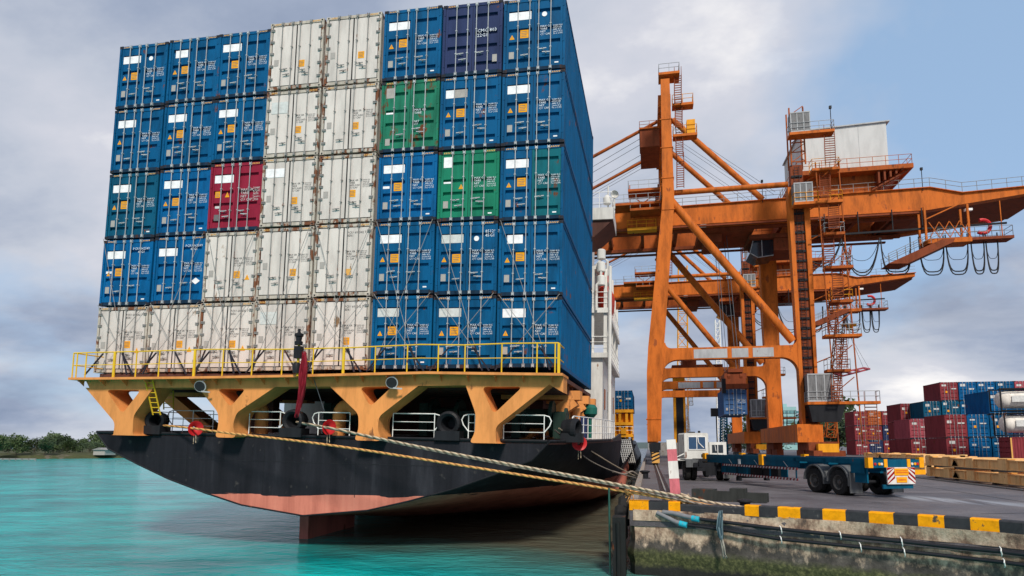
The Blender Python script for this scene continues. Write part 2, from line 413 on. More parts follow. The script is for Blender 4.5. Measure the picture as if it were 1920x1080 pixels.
    out['rod'] = b.mesh('lock_rod', rm)
    b = MB()
    b.beam((0, -.05, 0), (.30, -.05, .02), .02, .035); b.box(.13, .18, -.06, .03, -.025, .035)
    out['handle'] = b.mesh('handle', rm)
    # hazard strokes on the header
    b = MB()
    for x in [.2+.07*i for i in range(5)] + [CW-.2-.07*i-.03 for i in range(5)]:
        b.add([(x, -.0015, H-.10), (x+.035, -.0015, H-.10), (x+.065, -.0015, H-.04), (x+.03, -.0015, H-.04)], [(0,1,2,3)])
        b.box(x, x+.001, -.001, .01, H-.1, H-.099)
    out['haz'] = b.mesh('hazard_stripes', MT['haz'])
    CM[key] = out
    return out
def plate_mesh(w, h, t=.006):
    return MB().box(0, w, -t, 0, 0, h)
_pm = {}
def plate(name, root, x, z, w, h, mat, y=.028, label=None):
    k = (name, w, h, mat.name)
    if k not in _pm: _pm[k] = plate_mesh(w, h).mesh(name, mat)
    o = bpy.data.objects.new(name, _pm[k]); COL.objects.link(o); o.parent = root; o.location = (x, y, z); return o
_pc = {}
def pattern_plate(name, root, x, z, w, h, kind, y=.028):
    """orange placard with darker printed lines, or warning triangle"""
    k = (kind, w, h)
    if k not in _pc:
        b = MB()
        if kind == 'triangle':
            b.prism([[(0, 0), (w, 0), (w/2, h)]], -.006, 0); b.mi = 1
            b.prism([[(w*.47, h*.2), (w*.53, h*.2), (w*.55, h*.65), (w*.45, h*.65)]], -.008, -.004)
        else:
            b.box(0, w, -.006, 0, 0, h); b.mi = 1
            for i in range(4): b.box(w*.12, w*(.88-.1*(i % 2)), -.008, -.004, h*(.16+.2*i), h*(.16+.2*i)+h*.07)
        _pc[k] = b.mesh(name, [MT['label_orange'], MT['plated']])
    o = bpy.data.objects.new(name, _pc[k]); COL.objects.link(o); o.parent = root; o.location = (x, y, z); return o
def mk(name, me, parent, loc=(0,0,0), sx=1):
    o = bpy.data.objects.new(name, me); COL.objects.link(o); o.parent = parent; o.location = loc; OFF[o.name] = Vector((0,0,0))
    if sx != 1: o.scale.x = sx
    return o
def container(label, kind, loc, H, L_=12.19, frame=None, group=None, opts=(), full=True, rotz=0, cat='shipping container', width=CW):
    root = local_thing('shipping_container', label, cat, loc, frame, group, rotz=rotz)
    cm = cont_meshes(kind, H, L_); reef = kind == 'reefer'
    mk('frame', cm['frame'], root); mk('body', cm['body'], root); mk('corner_castings', cm['corner_castings'], root)
    if not full:
        for nm in ('doorL', 'doorR'):
            d = mk('door', cm[nm], root)
            for f in ((.23, .42) if nm == 'doorL' else (.57, .76)): mk('lock_rod', cm['rod'], d, (f*CW, 0, 0))
        rr = random.Random(label)
        plate('logo_panel', root, rr.choice((.1, .14))*CW, rr.uniform(.6, .8)*H, rr.uniform(.4, .8), rr.uniform(.18, .4), MT['whitegrey'])
        plate('sticker', root, rr.uniform(.55, .65)*CW, rr.uniform(.5, .62)*H, .75, rr.uniform(.12, .25), MT['whitegrey'])
        if rr.random() < .5: plate('placard', root, .3*CW, .42*H, .3, .3, MT['label_orange'])
        return root
    for nm, hg, fr in (('doorL', 'hingeL', (.235, .425)), ('doorR', 'hingeR', (.57, .765))):
        d = mk('door', cont_meshes('tealrust', H, L_)[nm] if 'tealdoor' in opts and nm == 'doorR' else cm[nm], root)
        if 'tealdoor' in opts and nm == 'doorR': d['label'] = 'rust-stained teal door'
        mk('hinges', cm[hg], d)
        for f in fr: mk('lock_rod', cm['rod'], d, (f*CW, 0, 0))
        zz_ = (.25 if reef else .27)+random.uniform(-.015, .015)
        if nm == 'doorL':
            mk('handle', cm['handle'], d, (fr[0]*CW+.12, 0, (zz_-.05)*H)); 
            if random.random() < .6: mk('handle', cm['handle'], d, (fr[0]*CW+.02, 0, (zz_+.03)*H))
        else:
            mk('handle', cm['handle'], d, (fr[0]*CW+.02, 0, (zz_+.02)*H))
            if random.random() < .7: mk('handle', cm['handle'], d, (fr[1]*CW-.02, 0, (zz_-.03)*H), sx=-1)
    mk('hazard_stripes', cm['haz'], root)
    W_ = CW; opts = set(opts)
    if reef:
        plate('data_plate', root, .10*W_, random.uniform(.33, .42)*H, .2, .27, MT['plate'], .008)
        if 'noplac' not in opts: pattern_plate('placard', root, .575*W_ if 'tri' in opts else random.choice((.56, .6))*W_, random.uniform(.31, .38)*H, .27, .29, 'placard', .008)
        if 'tri' in opts: pattern_plate('warning_triangle', root, .78*W_, .30*H, .22, .22, 'triangle', .008)
        if 'sticker' in opts: plate('logo_panel', root, .07*W_, .72*H, .85, .37, MT['white'], .006)
        if 'patch' in opts: plate('logo_panel', root, .10*W_, .66*H, .75, .5, MT['whitegrey'], .006)
        if 'notext' not in opts:
            text('marking_text', 'MAX GR\nTARE\nPAYLOAD\nCU CAP', .105, MT['txtb'], root, (.55*W_, .004, .60*H))
            text('marking_text', '34000 KG\n74960 LB\n4640 KG\n29360 KG\n67.9 CUM', .075, MT['txtb'], root, (.79*W_, .004, .605*H))
        if 'num' in opts: text('marking_text', 'PCIU 602542 7\n45R1', .13, MT['txtb'], root, (.56*W_, .004, .86*H))
        if 'yellowlist' in opts: plate('sticker', root, .55*W_, .27*H, .26, .3, MT['haz'], .008)
    else:
        if 'nopanel' not in opts:
            w, x0, z0, mt = (.6, .13, .71, 'white') if 'smallpanel' in opts else (.88, .085, .715, 'white')
            if 'greypanel' in opts: mt = 'whitegrey'
            if 'sqpanel' in opts: w, x0, z0 = .40, .07, .77
            if 'faintpanel' in opts: mt = 'plate'
            hh = .33 if 'sqpanel' not in opts else .42
            if 'halfpanel' in opts:
                plate('logo_panel', root, x0*W_, z0*H, w*.42, hh, MT['white']); plate('logo_panel', root, x0*W_+w*.42, z0*H, w*.58, hh, MT['plate'])
            else: plate('logo_panel', root, x0*W_, z0*H, w, hh, MT[mt])
        if 'dot' in opts:
            b = MB().lathe((0,0,0), (0,-1,0), [(0, .10), (.008, .10), (.008, 0)], 18); mk('round_mark', b.mesh('round_mark', MT['white']), root, (.66*W_, .02, .765*H))
        if 'diamond' in opts:
            mk('round_mark', MB().prism([[(0,-.14),(.2,0),(0,.14),(-.2,0)]], -.006, 0).mesh('round_mark', MT['white']), root, (.84*W_, .02, .33*H))
        tc_ = MT['txtw']
        if kind == 'navy':
            text('marking_text', 'CMG 803\n22G1', .2, tc_, root, (.58*W_, .012, .58*H))
            plate('data_plate', root, .84*W_, .16*H, .22, .3, MT['plate']); return root
        if kind == 'red':
            pattern_plate('placard', root, .11*W_, .50*H, .22, .26, 'placard'); pattern_plate('warning_triangle', root, .30*W_, .50*H, .2, .22, 'triangle')
            plate('data_plate', root, .11*W_, .16*H, .22, .26, MT['plated']); plate('sticker', root, .12*W_, .34*H, .2, .1, MT['whitegrey'])
            text('marking_text', 'MAX GR\nTARE\nNET\nCU CAP', .15, MT['whitegrey'], root, (.60*W_, .012, .58*H)); text('marking_text', '30480\n67200\n3870\n26610\n2700', .13, MT['whitegrey'], root, (.83*W_, .012, .60*H)); return root
        if 'noplac' not in opts: pattern_plate('placard', root, .27*W_, (.45+random.uniform(-.01, .02))*H, .33, .33, 'placard')
        if 'notri' not in opts: pattern_plate('warning_triangle', root, (.34 if kind == 'green' else .095)*W_, .455*H, .20, .19, 'triangle')
        if 'whitemark' in opts: plate('sticker', root, .08*W_, .49*H, .28, .1, MT['white'])
        if 'band' in opts: plate('sticker', root, .09*W_, .54*H, .3, .07, MT['white'])
        plate('data_plate', root, .09*W_, (.10 if kind == 'greenr' else .19)*H, .20, .28, MT['plate'])
        if kind == 'greenr':
            text('marking_text', 'MAX GR\nTARE', .13, tc_, root, (.58*W_, .012, .56*H)); text('marking_text', 'NET\nCU', .12, tc_, root, (.58*W_, .012, .40*H)); return root
        text('marking_text', 'MAX GR\nTARE\nNET\nCU CAP', .115, tc_, root, (.595*W_, .012, .585*H))
        text('marking_text', '30480 KG\n67200 LB\n3880 KG\n26600 KG\n76.3 CUM', .088, tc_, root, (.80*W_, .012, .585*H))
        if 'num' in opts:
            text('marking_text', '8512955\n45G1', .17, tc_, root, (.80*W_, .012, .84*H))
        if 'num2' in opts: text('marking_text', 'PCIU 862549\n      45G1', .15, tc_, root, (.60*W_, .012, .84*H))
        if 'shipmark' in opts or random.random() < .5: plate('sticker', root, .83*W_, .085*H, .15, .05, MT['white'])
    return root

NODES = {  # photographed corners of the stack, per tier boundary counted from the deck
 0: [(167,701),(273.6,700),(370,699),(471.5,697.5),(578,696),(692,694),(806,693),(928,692),(1053.2,690)],
 1: [(181,576),(277.6,572.5),(378,568.6),(477,563.4),(579.6,559.5),(697,554),(810,552),(929,555),(1054.6,556.5)],
 2: [(196.6,450),(293,446),(389,438),(486,429.5),(588,421),(704,416.7),(817,414),(934,415),(1056.7,412)],
 3: [(208,326.6),(301,319.6),(396,309),(494,298),(596,291),(710,286),(824,283),(940,276),(1058.7,267.5)],
 4: [(215,207),(310,198),(405,185),(502,173),(602,163),(716,153),(829,145),(943,137),(1061,129)],
 5: [(223.6,87),(316.5,77),(413,62),(507,46),(610.7,32.4),(720,20),(831,9),(945,-2),(1063,-10)]}
zc = [[sum(SY(*NODES[j][c+k], 0).z for k in (0, 1))/2 for j in range(6)] for c in range(8)]
zc[2][5] -= .12; zc[2][4] -= .08            # the blue stack beside the reefers stands a little lower
xn = [sum(SY(*NODES[j][i], 0).x for j in range(6))/6 for i in range(9)]
GRID = [ # tier from the top, port to starboard
 [('blue','dot'),('blue','smallpanel'),('blue','notri'),('reefer','notext'),('reefer','notext'),('blue','shipmark'),('navy','nopanel'),('blue','dot')],
 [('blue','noplac'),('blue',''),('blue',''),('reefer','patch'),('reefer',''),('greenr','sqpanel noplac notri band faintpanel'),('blue','halfpanel'),('blue','')],
 [('teal',''),('blue2',''),('red',''),('reefer','sticker'),('reefer',''),('blue2','notri whitemark'),('green','sqpanel noplac band'),('blue','tealdoor')],
 [('blue2','num2 whitemark'),('blue2','noplac notri num2 diamond'),('reefer','tri'),('reefer',''),('reefer','num noplac yellowlist'),('blue',''),('blue','greypanel dot num'),('blue','smallpanel')],
 [('reefer','tri num'),('reefer','tri'),('reefer','tri num'),('reefer','patch noplac'),('reefer','num'),('blue','greypanel'),('blue','greypanel'),('blue','noplac')]]
TIERN = ['top tier', 'tier below the top', 'middle tier', 'second tier up', 'bottom tier']
ORD = ['port edge column', 'second column from port', 'third column from port', 'fourth column from port', 'fourth column from the quay', 'third column from the quay', 'second column from the quay', 'quay edge column']
LOOK = {'blue': 'deep blue container', 'blue2': 'bright blue container', 'teal': 'dull teal-blue container', 'navy': 'dark navy container', 'green': 'clean green container', 'greenr': 'rust-streaked green container', 'red': 'crimson red container', 'reefer': 'off-white reefer container'}
for ti, row in enumerate(GRID):
    j = 4-ti
    for c, (kind, op) in enumerate(row):
        z0, z1 = zc[c][j], zc[c][j+1]; H = z1-z0-.06
        x = (xn[c]+xn[c+1])/2 - CW/2
        e = op.split(); lk = LOOK[kind]
        if 'dot' in e: lk += ' with a round white dot'
        elif 'sticker' in e: lk += ' with a bright white panel'
        elif 'diamond' in e: lk += ' with a white diamond mark'
        elif 'tealdoor' in e: lk = 'blue container with one rusty teal door'
        container(f'{lk}, {TIERN[ti]}, {ORD[c]}', kind, (x, random.uniform(-.03, .03), z0+.03), round(H, 2), frame=SHIP, group='containers stacked on the ship stern', opts=e)
# twist locks between the tiers read as dark cones; they belong to the stack of lashings below
# ------------------------------------------------------------------ lashing rods
nl = 0
for c in range(8):
    xa, xb = xn[c]+.1, xn[c+1]-.1; z0 = zc[c][0]; z1 = zc[c][1]; z2 = zc[c][2]
    sets = [((xa, z0+.0), (xb, z1+.05), 'short, rising towards the quay'), ((xb, z0), (xa, z1+.05), 'short, rising towards port')]
    if c % 2 == 0 or c > 4: sets.append(((xb-.25, z0), (xa, z2+.02), 'long, rising towards port'))
    if c in (1, 3, 4, 5, 2): sets.append(((xa+.3, z0), (xb, z2+.02), 'long, rising towards the quay'))
    for k, (p, q, d) in enumerate(sets):
        y = -.14-.05*k; P = Vector((p[0], -.35, p[1]-.1)); Q = Vector((q[0], -.10, q[1])); P.y = -.45-.05*k
        root = thing('lashing_rod', f'thin steel lashing rod, {d}, {ORD[c]}', 'lashing rod', P, SHIP, 'lashing rods crossed over the lower containers')
        mid = P.lerp(Q, .30 if k < 2 else .16)
        b = MB(); b.smooth = True; b.tube([mid, Q], .011, 5); b.build('rod', MT['rodgrey'], root)
        b = MB(); b.beam(P, mid, .05, .05); b.build('turnbuckle', MT['darkframe'], root)
        nl += 1

# ------------------------------------------------------------------ the ship
ship = thing('container_ship', 'container ship with black flat stern, tan lashing platform and white accommodation, moored stern-to', 'ship', (10.3, 0, -7.1), SHIP)
def interp(tab, x):
    if x <= tab[0][0]: return tab[0][1]
    for (a, u), (b, v) in zip(tab, tab[1:]):
        if x <= b: return u+(v-u)*(x-a)/(b-a)
    return tab[-1][1]
ST = [-.5, 0, 1, 2, 3.5, 5, 7, 9, 12, 15, 16.4, 16.6, 18, 21, 25, 32, 50, 80, 100, 115, 124]
HB = {  # half breadth at levels (height in the ship's frame)
 -2.66: [(-.5,9.35),(2,10.2),(7,10.85),(12,11.1),(18,11.2),(100,11.2),(115,7),(124,.3)],
 -3.3:  [(-.5,8.75),(2,9.7),(7,10.55),(12,10.95),(18,11.2),(100,11.0),(115,6),(124,.2)],
 -3.9:  [(-.5,7.25),(2,8.7),(7,10.0),(12,10.8),(18,11.1),(100,10.7),(115,5),(124,.15)],
 -4.4:  [(-.5,5.9),(2,7.4),(7,9.3),(12,10.6),(18,11.1),(100,10.4),(115,4.6),(124,.15)],
 -4.9:  [(-.5,4.2),(2,5.9),(7,8.5),(12,10.3),(18,11.0),(100,10.1),(115,4.2),(124,.12)],
 -5.3:  [(-.5,2.6),(2,4.2),(7,7.4),(12,9.6),(18,10.8),(100,10),(115,4),(124,.1)],
 -5.6:  [(-.5,0),(2,2.3),(7,6.4),(12,9.0),(18,10.6),(100,9.8),(115,3.8),(124,.1)],
 -6.0:  [(-.5,0),(3,.01),(7,4.6),(12,7.9),(18,10.2),(100,9.6),(115,3.5),(124,.1)],
 -6.4:  [(-.5,0),(6,.1),(7,2.2),(12,6.3),(18,9.5),(25,10.6),(100,9.5),(115,3.2),(124,.1)],
 -7.1:  [(-.5,0),(10.5,0),(13.3,2.7),(18,7.2),(25,9.8),(32,10.8),(100,9.3),(115,3),(124,.1)],
 -8.5:  [(-.5,0),(14,.2),(18,3),(25,7),(32,9.5),(100,9),(115,3),(124,.1)],
 -11:   [(-.5,0),(18,.3),(25,3),(32,6),(100,7),(115,2),(124,.1)]}
ZB = [(-.5,-5.6),(3,-6.0),(7,-6.55),(11,-7.15),(14,-8.5),(18,-11),(124,-11)]
LV = sorted(HB, reverse=True)
CXH = 10.35
def deckz(Y): return -2.58 + (.0 if Y < 3 else 0)
b = MB(); b.smooth = True
cols = []
for Y in ST:
    zb = interp(ZB, Y); half = []; ztop = -2.66 if Y < 16.5 else -4.4
    for z in LV:
        if z > ztop: half.append((interp(HB[ztop], Y), ztop))
        elif z < zb - .001: half.append((0, zb))
        else: half.append((interp(HB[z], Y), z))
    ring = [(CXH-h, Y, z) for h, z in half] + [(CXH+h, Y, z) for h, z in reversed(half)]
    if Y == -.5: ring = [(x, Y-.0, z) for x, _, z in ring]
    cols.append(ring)
n = len(cols[0]); vs = [p for r in cols for p in r]
fs = [(i*n+j, i*n+j+1, (i+1)*n+j+1, (i+1)*n+j) for i in range(len(cols)-1) for j in range(n-1)]
b.add(vs, fs)
hullm = bpy.data.materials.new('hull paint'); hullm.use_nodes = True
t = hullm.node_tree; p = t.nodes['Principled BSDF']
geo = N(t, 'ShaderNodeNewGeometry'); sp = N(t, 'ShaderNodeSeparateXYZ'); L(t, geo.outputs['Position'], sp.inputs[0])
mp = N(t, 'ShaderNodeMapping'); mp.inputs['Scale'].default_value = (1, 1, .12); L(t, geo.outputs['Position'], mp.inputs[0])
nn = N(t, 'ShaderNodeTexNoise'); nn.inputs['Scale'].default_value = 1.3; nn.inputs['Detail'].default_value = 7; nn.inputs['Roughness'].default_value = .65; L(t, mp.outputs[0], nn.inputs['Vector'])
nn2 = N(t, 'ShaderNodeTexNoise'); nn2.inputs['Scale'].default_value = 3.0; nn2.inputs['Detail'].default_value = 5; L(t, geo.outputs['Position'], nn2.inputs['Vector'])
mp4 = N(t, 'ShaderNodeMapping'); mp4.inputs['Scale'].default_value = (.5, .5, 5); L(t, geo.outputs['Position'], mp4.inputs[0])
nn3 = N(t, 'ShaderNodeTexNoise'); nn3.inputs['Scale'].default_value = 1.1; nn3.inputs['Detail'].default_value = 3; L(t, mp4.outputs[0], nn3.inputs['Vector'])
blk = ramp(t, nn.outputs[0], [(.3, (.009,.009,.012)), (.55, (.020,.020,.026)), (.75, (.045,.045,.055))]).outputs[0]
blk = mixc(t, ramp(t, nn2.outputs[0], [(.66, (0,)*3), (.74, (1,)*3)]).outputs[0], blk, (.055,.05,.05))
rd = ramp(t, nn.outputs[0], [(.3, (.42,.12,.085)), (.55, (.66,.22,.155)), (.8, (.74,.31,.22))]).outputs[0]
zed = math_n(t, 'ADD', sp.outputs[2], math_n(t, 'MULTIPLY', ramp(t, nn3.outputs[0], [(.56, (0,)*3), (.60, (1,)*3)]).outputs[0], .10))
edge = ramp(t, math_n(t, 'SUBTRACT', zed, 1.56), [(.498, (0,)*3), (.502, (1,)*3)]).outputs[0]
# waterline slime low on the boot top
slime = ramp(t, sp.outputs[2], [(.30, (.20,.13,.10)), (.8, (.5,.22,.17))]).outputs[0]
rd2 = mixc(t, ramp(t, math_n(t, 'ADD', sp.outputs[2], math_n(t, 'MULTIPLY', nn.outputs[0], .8)), [(.5, (1,)*3), (1.0, (0,)*3)]).outputs[0], rd, (.17,.09,.07))
L(t, mixc(t, edge, rd2, blk), p.inputs['Base Color']); p.inputs['Roughness'].default_value = .6; p.inputs['Specular IOR Level'].default_value = .12
bp_ = N(t, 'ShaderNodeBump'); bp_.inputs['Strength'].default_value = .35; bp_.inputs['Distance'].default_value = .05; L(t, nn2.outputs[0], bp_.inputs['Height']); L(t, bp_.outputs[0], p.inputs['Normal'])
b.build('hull', hullm, ship)
# flat transom plate, standing 3 mm inside the end of the shell, with a bright weld edge
ring = cols[0]
b = MB(); b.prism([[(x, z) for x, _, z in ring]], -.5, -.44)
b.build('transom', hullm, ship)
b = MB(); b.smooth = True; b.tube([(x, -.5, z) for x, _, z in ring if z > -5.61], .035, 6); b.build('transom_edge', MT['black'], ship)
# poop deck and its edge
b = MB(); dk = []
for Y in ST[:11]: dk.append((interp(HB[-2.66], Y), Y))
poly = [(CXH-h, Y) for h, Y in dk] + [(CXH+h, Y) for h, Y in reversed(dk)]
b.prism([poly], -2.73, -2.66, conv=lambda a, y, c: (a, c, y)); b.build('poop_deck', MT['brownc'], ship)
b = MB(); b.smooth = True
for s in (-1, 1):
    b.tube([(CXH+s*h, Y, -2.62) for h, Y in dk if Y < 12], .06, 6)
b.tube([(CXH-9.3, -.5, -2.62), (CXH+9.3, -.5, -2.62)], .06, 6)
b.build('sheer_rail', MT['black'], ship)
# raised bulwark that starts at the accommodation
b = MB()
for s in (-1, 1):
    pts = [(Y, interp(HB[-2.66], Y)) for Y in (10, 12, 14, 15.4, 16.4)]
    for (ya, ha), (yb, hb_) in zip(pts, pts[1:]):
        za = -2.6+(.05*(ya-10) if ya < 16 else -.05); zb_ = -2.6+(.05*(yb-10) if yb < 16 else -.05)
        b.add([(CXH+s*(ha+.01), ya, -2.72), (CXH+s*(hb_+.01), yb, -2.72), (CXH+s*(hb_+.01), yb, zb_), (CXH+s*(ha+.01), ya, za),
               (CXH+s*(ha-.09), ya, -2.6), (CXH+s*(hb_-.09), yb, -2.6), (CXH+s*(hb_-.09), yb, zb_), (CXH+s*(ha-.09), ya, za)],
              [(0,1,2,3),(7,6,5,4),(3,2,6,7)])
b.build('bulwark', MT['black'], ship)
b = MB()
for x, z0, z1 in ((5.2,-4.3,-2.75),(8.6,-4.85,-2.75),(12.4,-4.85,-2.75),(15.6,-4.2,-2.75)): b.box(x-.012, x+.012, -.506, -.498, z0, z1)
b.box(3.9, 16.9, -.506, -.498, -3.62, -3.60)
b.build('weld_seam', MT['black'], ship)
# rudder below the counter
b = MB()
pr = [(-.72,-5.5),(-.60,-9.5),(3.5,-9.5),(3.7,-5.9)]
vs = []
for y_, z_ in pr: vs += [(CXH-.10, y_, z_), (CXH+.22, y_, z_)]
b.prism([[(2.05,-5.75),(2.15,-9.5),(6.2,-9.5),(6.4,-6.3)]], 8.75, 9.15, conv=lambda a, y, c: (y, a, c))
rud = b.build('rudder', MT['hullred'], ship)
# platform
plat_px = [(130,708),(350,706),(560,702.5),(690,699),(800,696.5),(913,698),(1055,699.6)]
pp = [SY(x, y, -1.55) for x, y in plat_px]
b = MB()
lp = [(p.x, p.z) for p in pp] + [(p.x, p.z-.09) for p in reversed(pp)]
b.prism([lp], -1.6, .02)
b.build('platform_plate', MT['peach'], ship)
b = MB()
web = [(q.x, q.z) for q in [SY(160,712,-1.2), SY(350,709,-1.2), SY(560,706,-1.2), SY(690,702,-1.2), SY(800,700,-1.2), SY(913,701,-1.2), SY(1056,703,-1.2)]]
low_ = [(q.x, q.z) for q in [SY(1056,736,-1.2), SY(1030,721,-1.2), SY(700,724,-1.2), SY(168,728,-1.2)]]
b.prism([web + low_], -1.2, -.15)
b.build('platform_beam', MT['peach'], ship)
b = MB()
for x in [.9+1.0*i for i in range(20)]:
    zt_ = interp([(q.x, q.z) for q in pp], x)
    b.add([(x, -1.55, zt_-.09), (x, -1.2, zt_-.09), (x, -1.2, zt_-.34)], [(0,1,2)]); b.box(x-.012, x+.012, -1.5, -1.2, zt_-.16, zt_-.092)
b.build('bracket_row', MT['peach'], ship)
# Y-shaped supports with rounded triangular lightening holes
def rnd(pts, r=.18, n=4):
    out = []
    k = len(pts)
    for i in range(k):
        p = Vector(pts[i]); a = (Vector(pts[i-1])-p); c_ = (Vector(pts[(i+1) % k])-p)
        ra = min(r, a.length*.4, c_.length*.4); p0 = p+a.normalized()*ra; p1 = p+c_.normalized()*ra
        for q in range(n+1):
            u = q/n; out.append(tuple(p0*(1-u)**2 + p*2*u*(1-u) + p1*u*u))
    return out
SUP = [([(160,727),(215,792),(213,806),(204,821),(263,820),(249,806),(250,779),(288,726)], [(199,731),(264,731),(229,776)]),
       ([(372,727),(409,774),(409,800),(403,813),(443,813),(436,798),(443,774),(521,722)], [(407,729),(461,729),(431,764)]),
       ([(618,724),(672,776),(672,806),(664,815),(716,815),(708,806),(710,781),(791,718)], [(674,726),(736,724),(694,763)]),
       ([(872,720),(892,776),(890,812),(880,824),(943,825),(930,815),(929,800),(1032,719)], [(903,725),(980,725),(925,777)])]
for outer, hole in SUP:
    o_ = [(q.x, q.z if q.z > -2.38 else -2.72) for q in (SY(x, y, -1.2) for x, y in outer)]; h_ = [(q.x, q.z) for q in (SY(x, y, -1.2) for x, y in hole)]
    o_ = [o_[0]] + rnd(o_)[5:-5] + [o_[-1]]
    h2 = rnd(h_, .22, 5)
    b = MB(); b.prism([o_, h2], -1.195, -.155)
    b.build('platform_support', MT['peach'], ship)
# outboard pedestals further forward, both sides
for Y0, zt_ in ((3.6, -.55), (7.4, -.55), (10.8, -.5)):
    for s in (1, -1):
        xo = CXH+s*10.0
        b = MB(); b.box(min(xo, xo-s*3.4), max(xo, xo-s*3.4), Y0, Y0+.9, zt_-.38, zt_)
        b.beam((xo-s*.25, Y0+.45, zt_-.4), (xo-s*2.6, Y0+.45, -2.55), .5, .88, up=(0, 1, 0))
        b.build('outboard_pedestal', MT['peach'] , ship)
# underside of the container deck, and the bulkhead behind the mooring deck
b = MB(); b.box(.35, 20.0, .05, 12.3, -.34, -.17)
for i in range(9): b.box(.5, 19.9, .6+1.35*i, .8+1.35*i, -.75, -.345)
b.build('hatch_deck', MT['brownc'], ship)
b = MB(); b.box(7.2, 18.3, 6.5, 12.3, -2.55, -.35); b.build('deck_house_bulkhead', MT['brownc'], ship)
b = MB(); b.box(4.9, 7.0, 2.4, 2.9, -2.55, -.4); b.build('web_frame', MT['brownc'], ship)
# tan gooseneck vents
for px in (481, 644):
    c0 = SY(px, 812, .35); r = .30
    b = MB(); b.smooth = True
    pts = [(c0.x+.2, .35, -2.66), (c0.x+.2, .35, -1.75)] + [(c0.x-.15+.35*math.cos(a), .35, -1.75+.35*math.sin(a)) for a in [R(20*i) for i in range(1, 10)]]
    if px > 600: pts = [(2*c0.x-p_[0], p_[1], p_[2]) for p_ in pts]
    b.tube(pts, .26, 12); b.build('gooseneck_vent', MT['peach'], ship)
# winches in the shade
for X, Y in ((15.2, 2.6), (10.6, 3.2), (19.0, 3.0)):
    b = MB(); b.smooth = True
    b.lathe((X-.9, Y, -1.75), (1,0,0), [(0,0),(0,.75),(.12,.75),(.12,.4),(1.1,.4),(1.1,.75),(1.25,.75),(1.25,.3),(1.7,.3),(1.7,.45),(1.8,.45),(1.8,0)], 20)
    b.smooth = False; b.box(X-1.3, X-.95, Y-.6, Y+.6, -2.55, -1.2); b.box(X+.4, X+.9, Y-.6, Y+.6, -2.55, -1.5)
    b.build('mooring_winch', MT['dgreen'], ship)
# mooring chocks: round-mouthed fairleads on the stern rim
def chock(c, ax, r, parent):
    b = MB(); b.smooth = True
    ax = Vector(ax); c = Vector(c)
    b.lathe(c-ax*.35, ax, [(0, r*1.0), (.18, r*1.05), (.42, r*1.22), (.56, r*1.15), (.6, r*.95), (.52, r*.72), (.1, r*.62), (-.05, r*.5), (-.05, 0)], 22)
    b.smooth = False
    b.box(c.x-r*1.25, c.x+r*1.25, c.y-.3, c.y+.3, -2.66, -2.66+.34)
    b.build('mooring_chock', MT['black'], parent)
CH = []
for px, py, r in ((294,793,.33), (553,789,.37), (843,794,.38)):
    p = SY(px, py, -.35); p.z = max(p.z, -2.12); CH.append(p.copy())
    chock(p, (0,-1,0) if px > 300 else (.25,-.97,0), r, ship)
pc = SX(1046, 803, 20.35); chock((20.35, pc.y if pc.y > 0 else 1.0, -2.15), (.9,-.3,0), .33, ship)
# white rails round the mooring deck
def rail(name, pts, h, mat, parent, n_mid=2, post=1.2, rt=.022, loops=(False, False), posts=None, rm=.014):
    """pts: foot polyline"""
    b = MB(); pts = [Vector(p) for p in pts]; up = Vector((0,0,1)); b.smooth = True
    b.tube([p+up*h for p in pts], rt, 6)
    for k in range(n_mid): b.tube([p+up*h*(k+1)/(n_mid+1) for p in pts], rm, 5)
    seg = []; acc = 0
    for a, c_ in zip(pts, pts[1:]):
        l_ = (c_-a).length; kk = max(1, round(l_/post))
        for i in range(kk): seg.append(a.lerp(c_, i/kk))
    seg.append(pts[-1])
    for p in seg: b.tube([p, p+up*h], rt*.9, 5)
    for e, on in ((0, loops[0]), (-1, loops[1])):
        if on:
            d = (pts[0]-pts[1]).normalized() if e == 0 else (pts[-1]-pts[-2]).normalized(); q = pts[e]
            b.tube([q+up*h, q+d*.18+up*(h-.05), q+d*.26+up*(h-.2), q+d*.2+up*(h-.38), q+up*(h-.62)], rt, 6)
    return b.build(name, mat, parent)
def dp(px, Y=-.42): return Vector((SY(px, 815, Y).x, Y, -2.62))
for a, c_, l0, l1 in ((258,270,False,True), (466,524,False,True), (596,655,True,False), (736,814,False,True), (878,890,True,False), (944,1020,False,True)):
    rail('stern_railing', [dp(a), dp(c_)], .92, MT['railw'], ship, loops=(l0, l1), post=1.4)
rail('stern_railing', [dp(322, .8), dp(398, .8)], .95, MT['railw'], ship, loops=(True, False))
rail('side_railing', [(CXH+10.0, 1.4, -2.62), (CXH+10.75, 7, -2.62), (CXH+11, 11.5, -2.62)], .95, MT['railw'], ship, loops=(True, False), post=.8)
rail('side_railing', [(CXH-9.9, 1.0, -2.62), (CXH-10.7, 7, -2.62), (CXH-11, 11.5, -2.62)], .95, MT['railw'], ship, loops=(True, False), post=1.2)
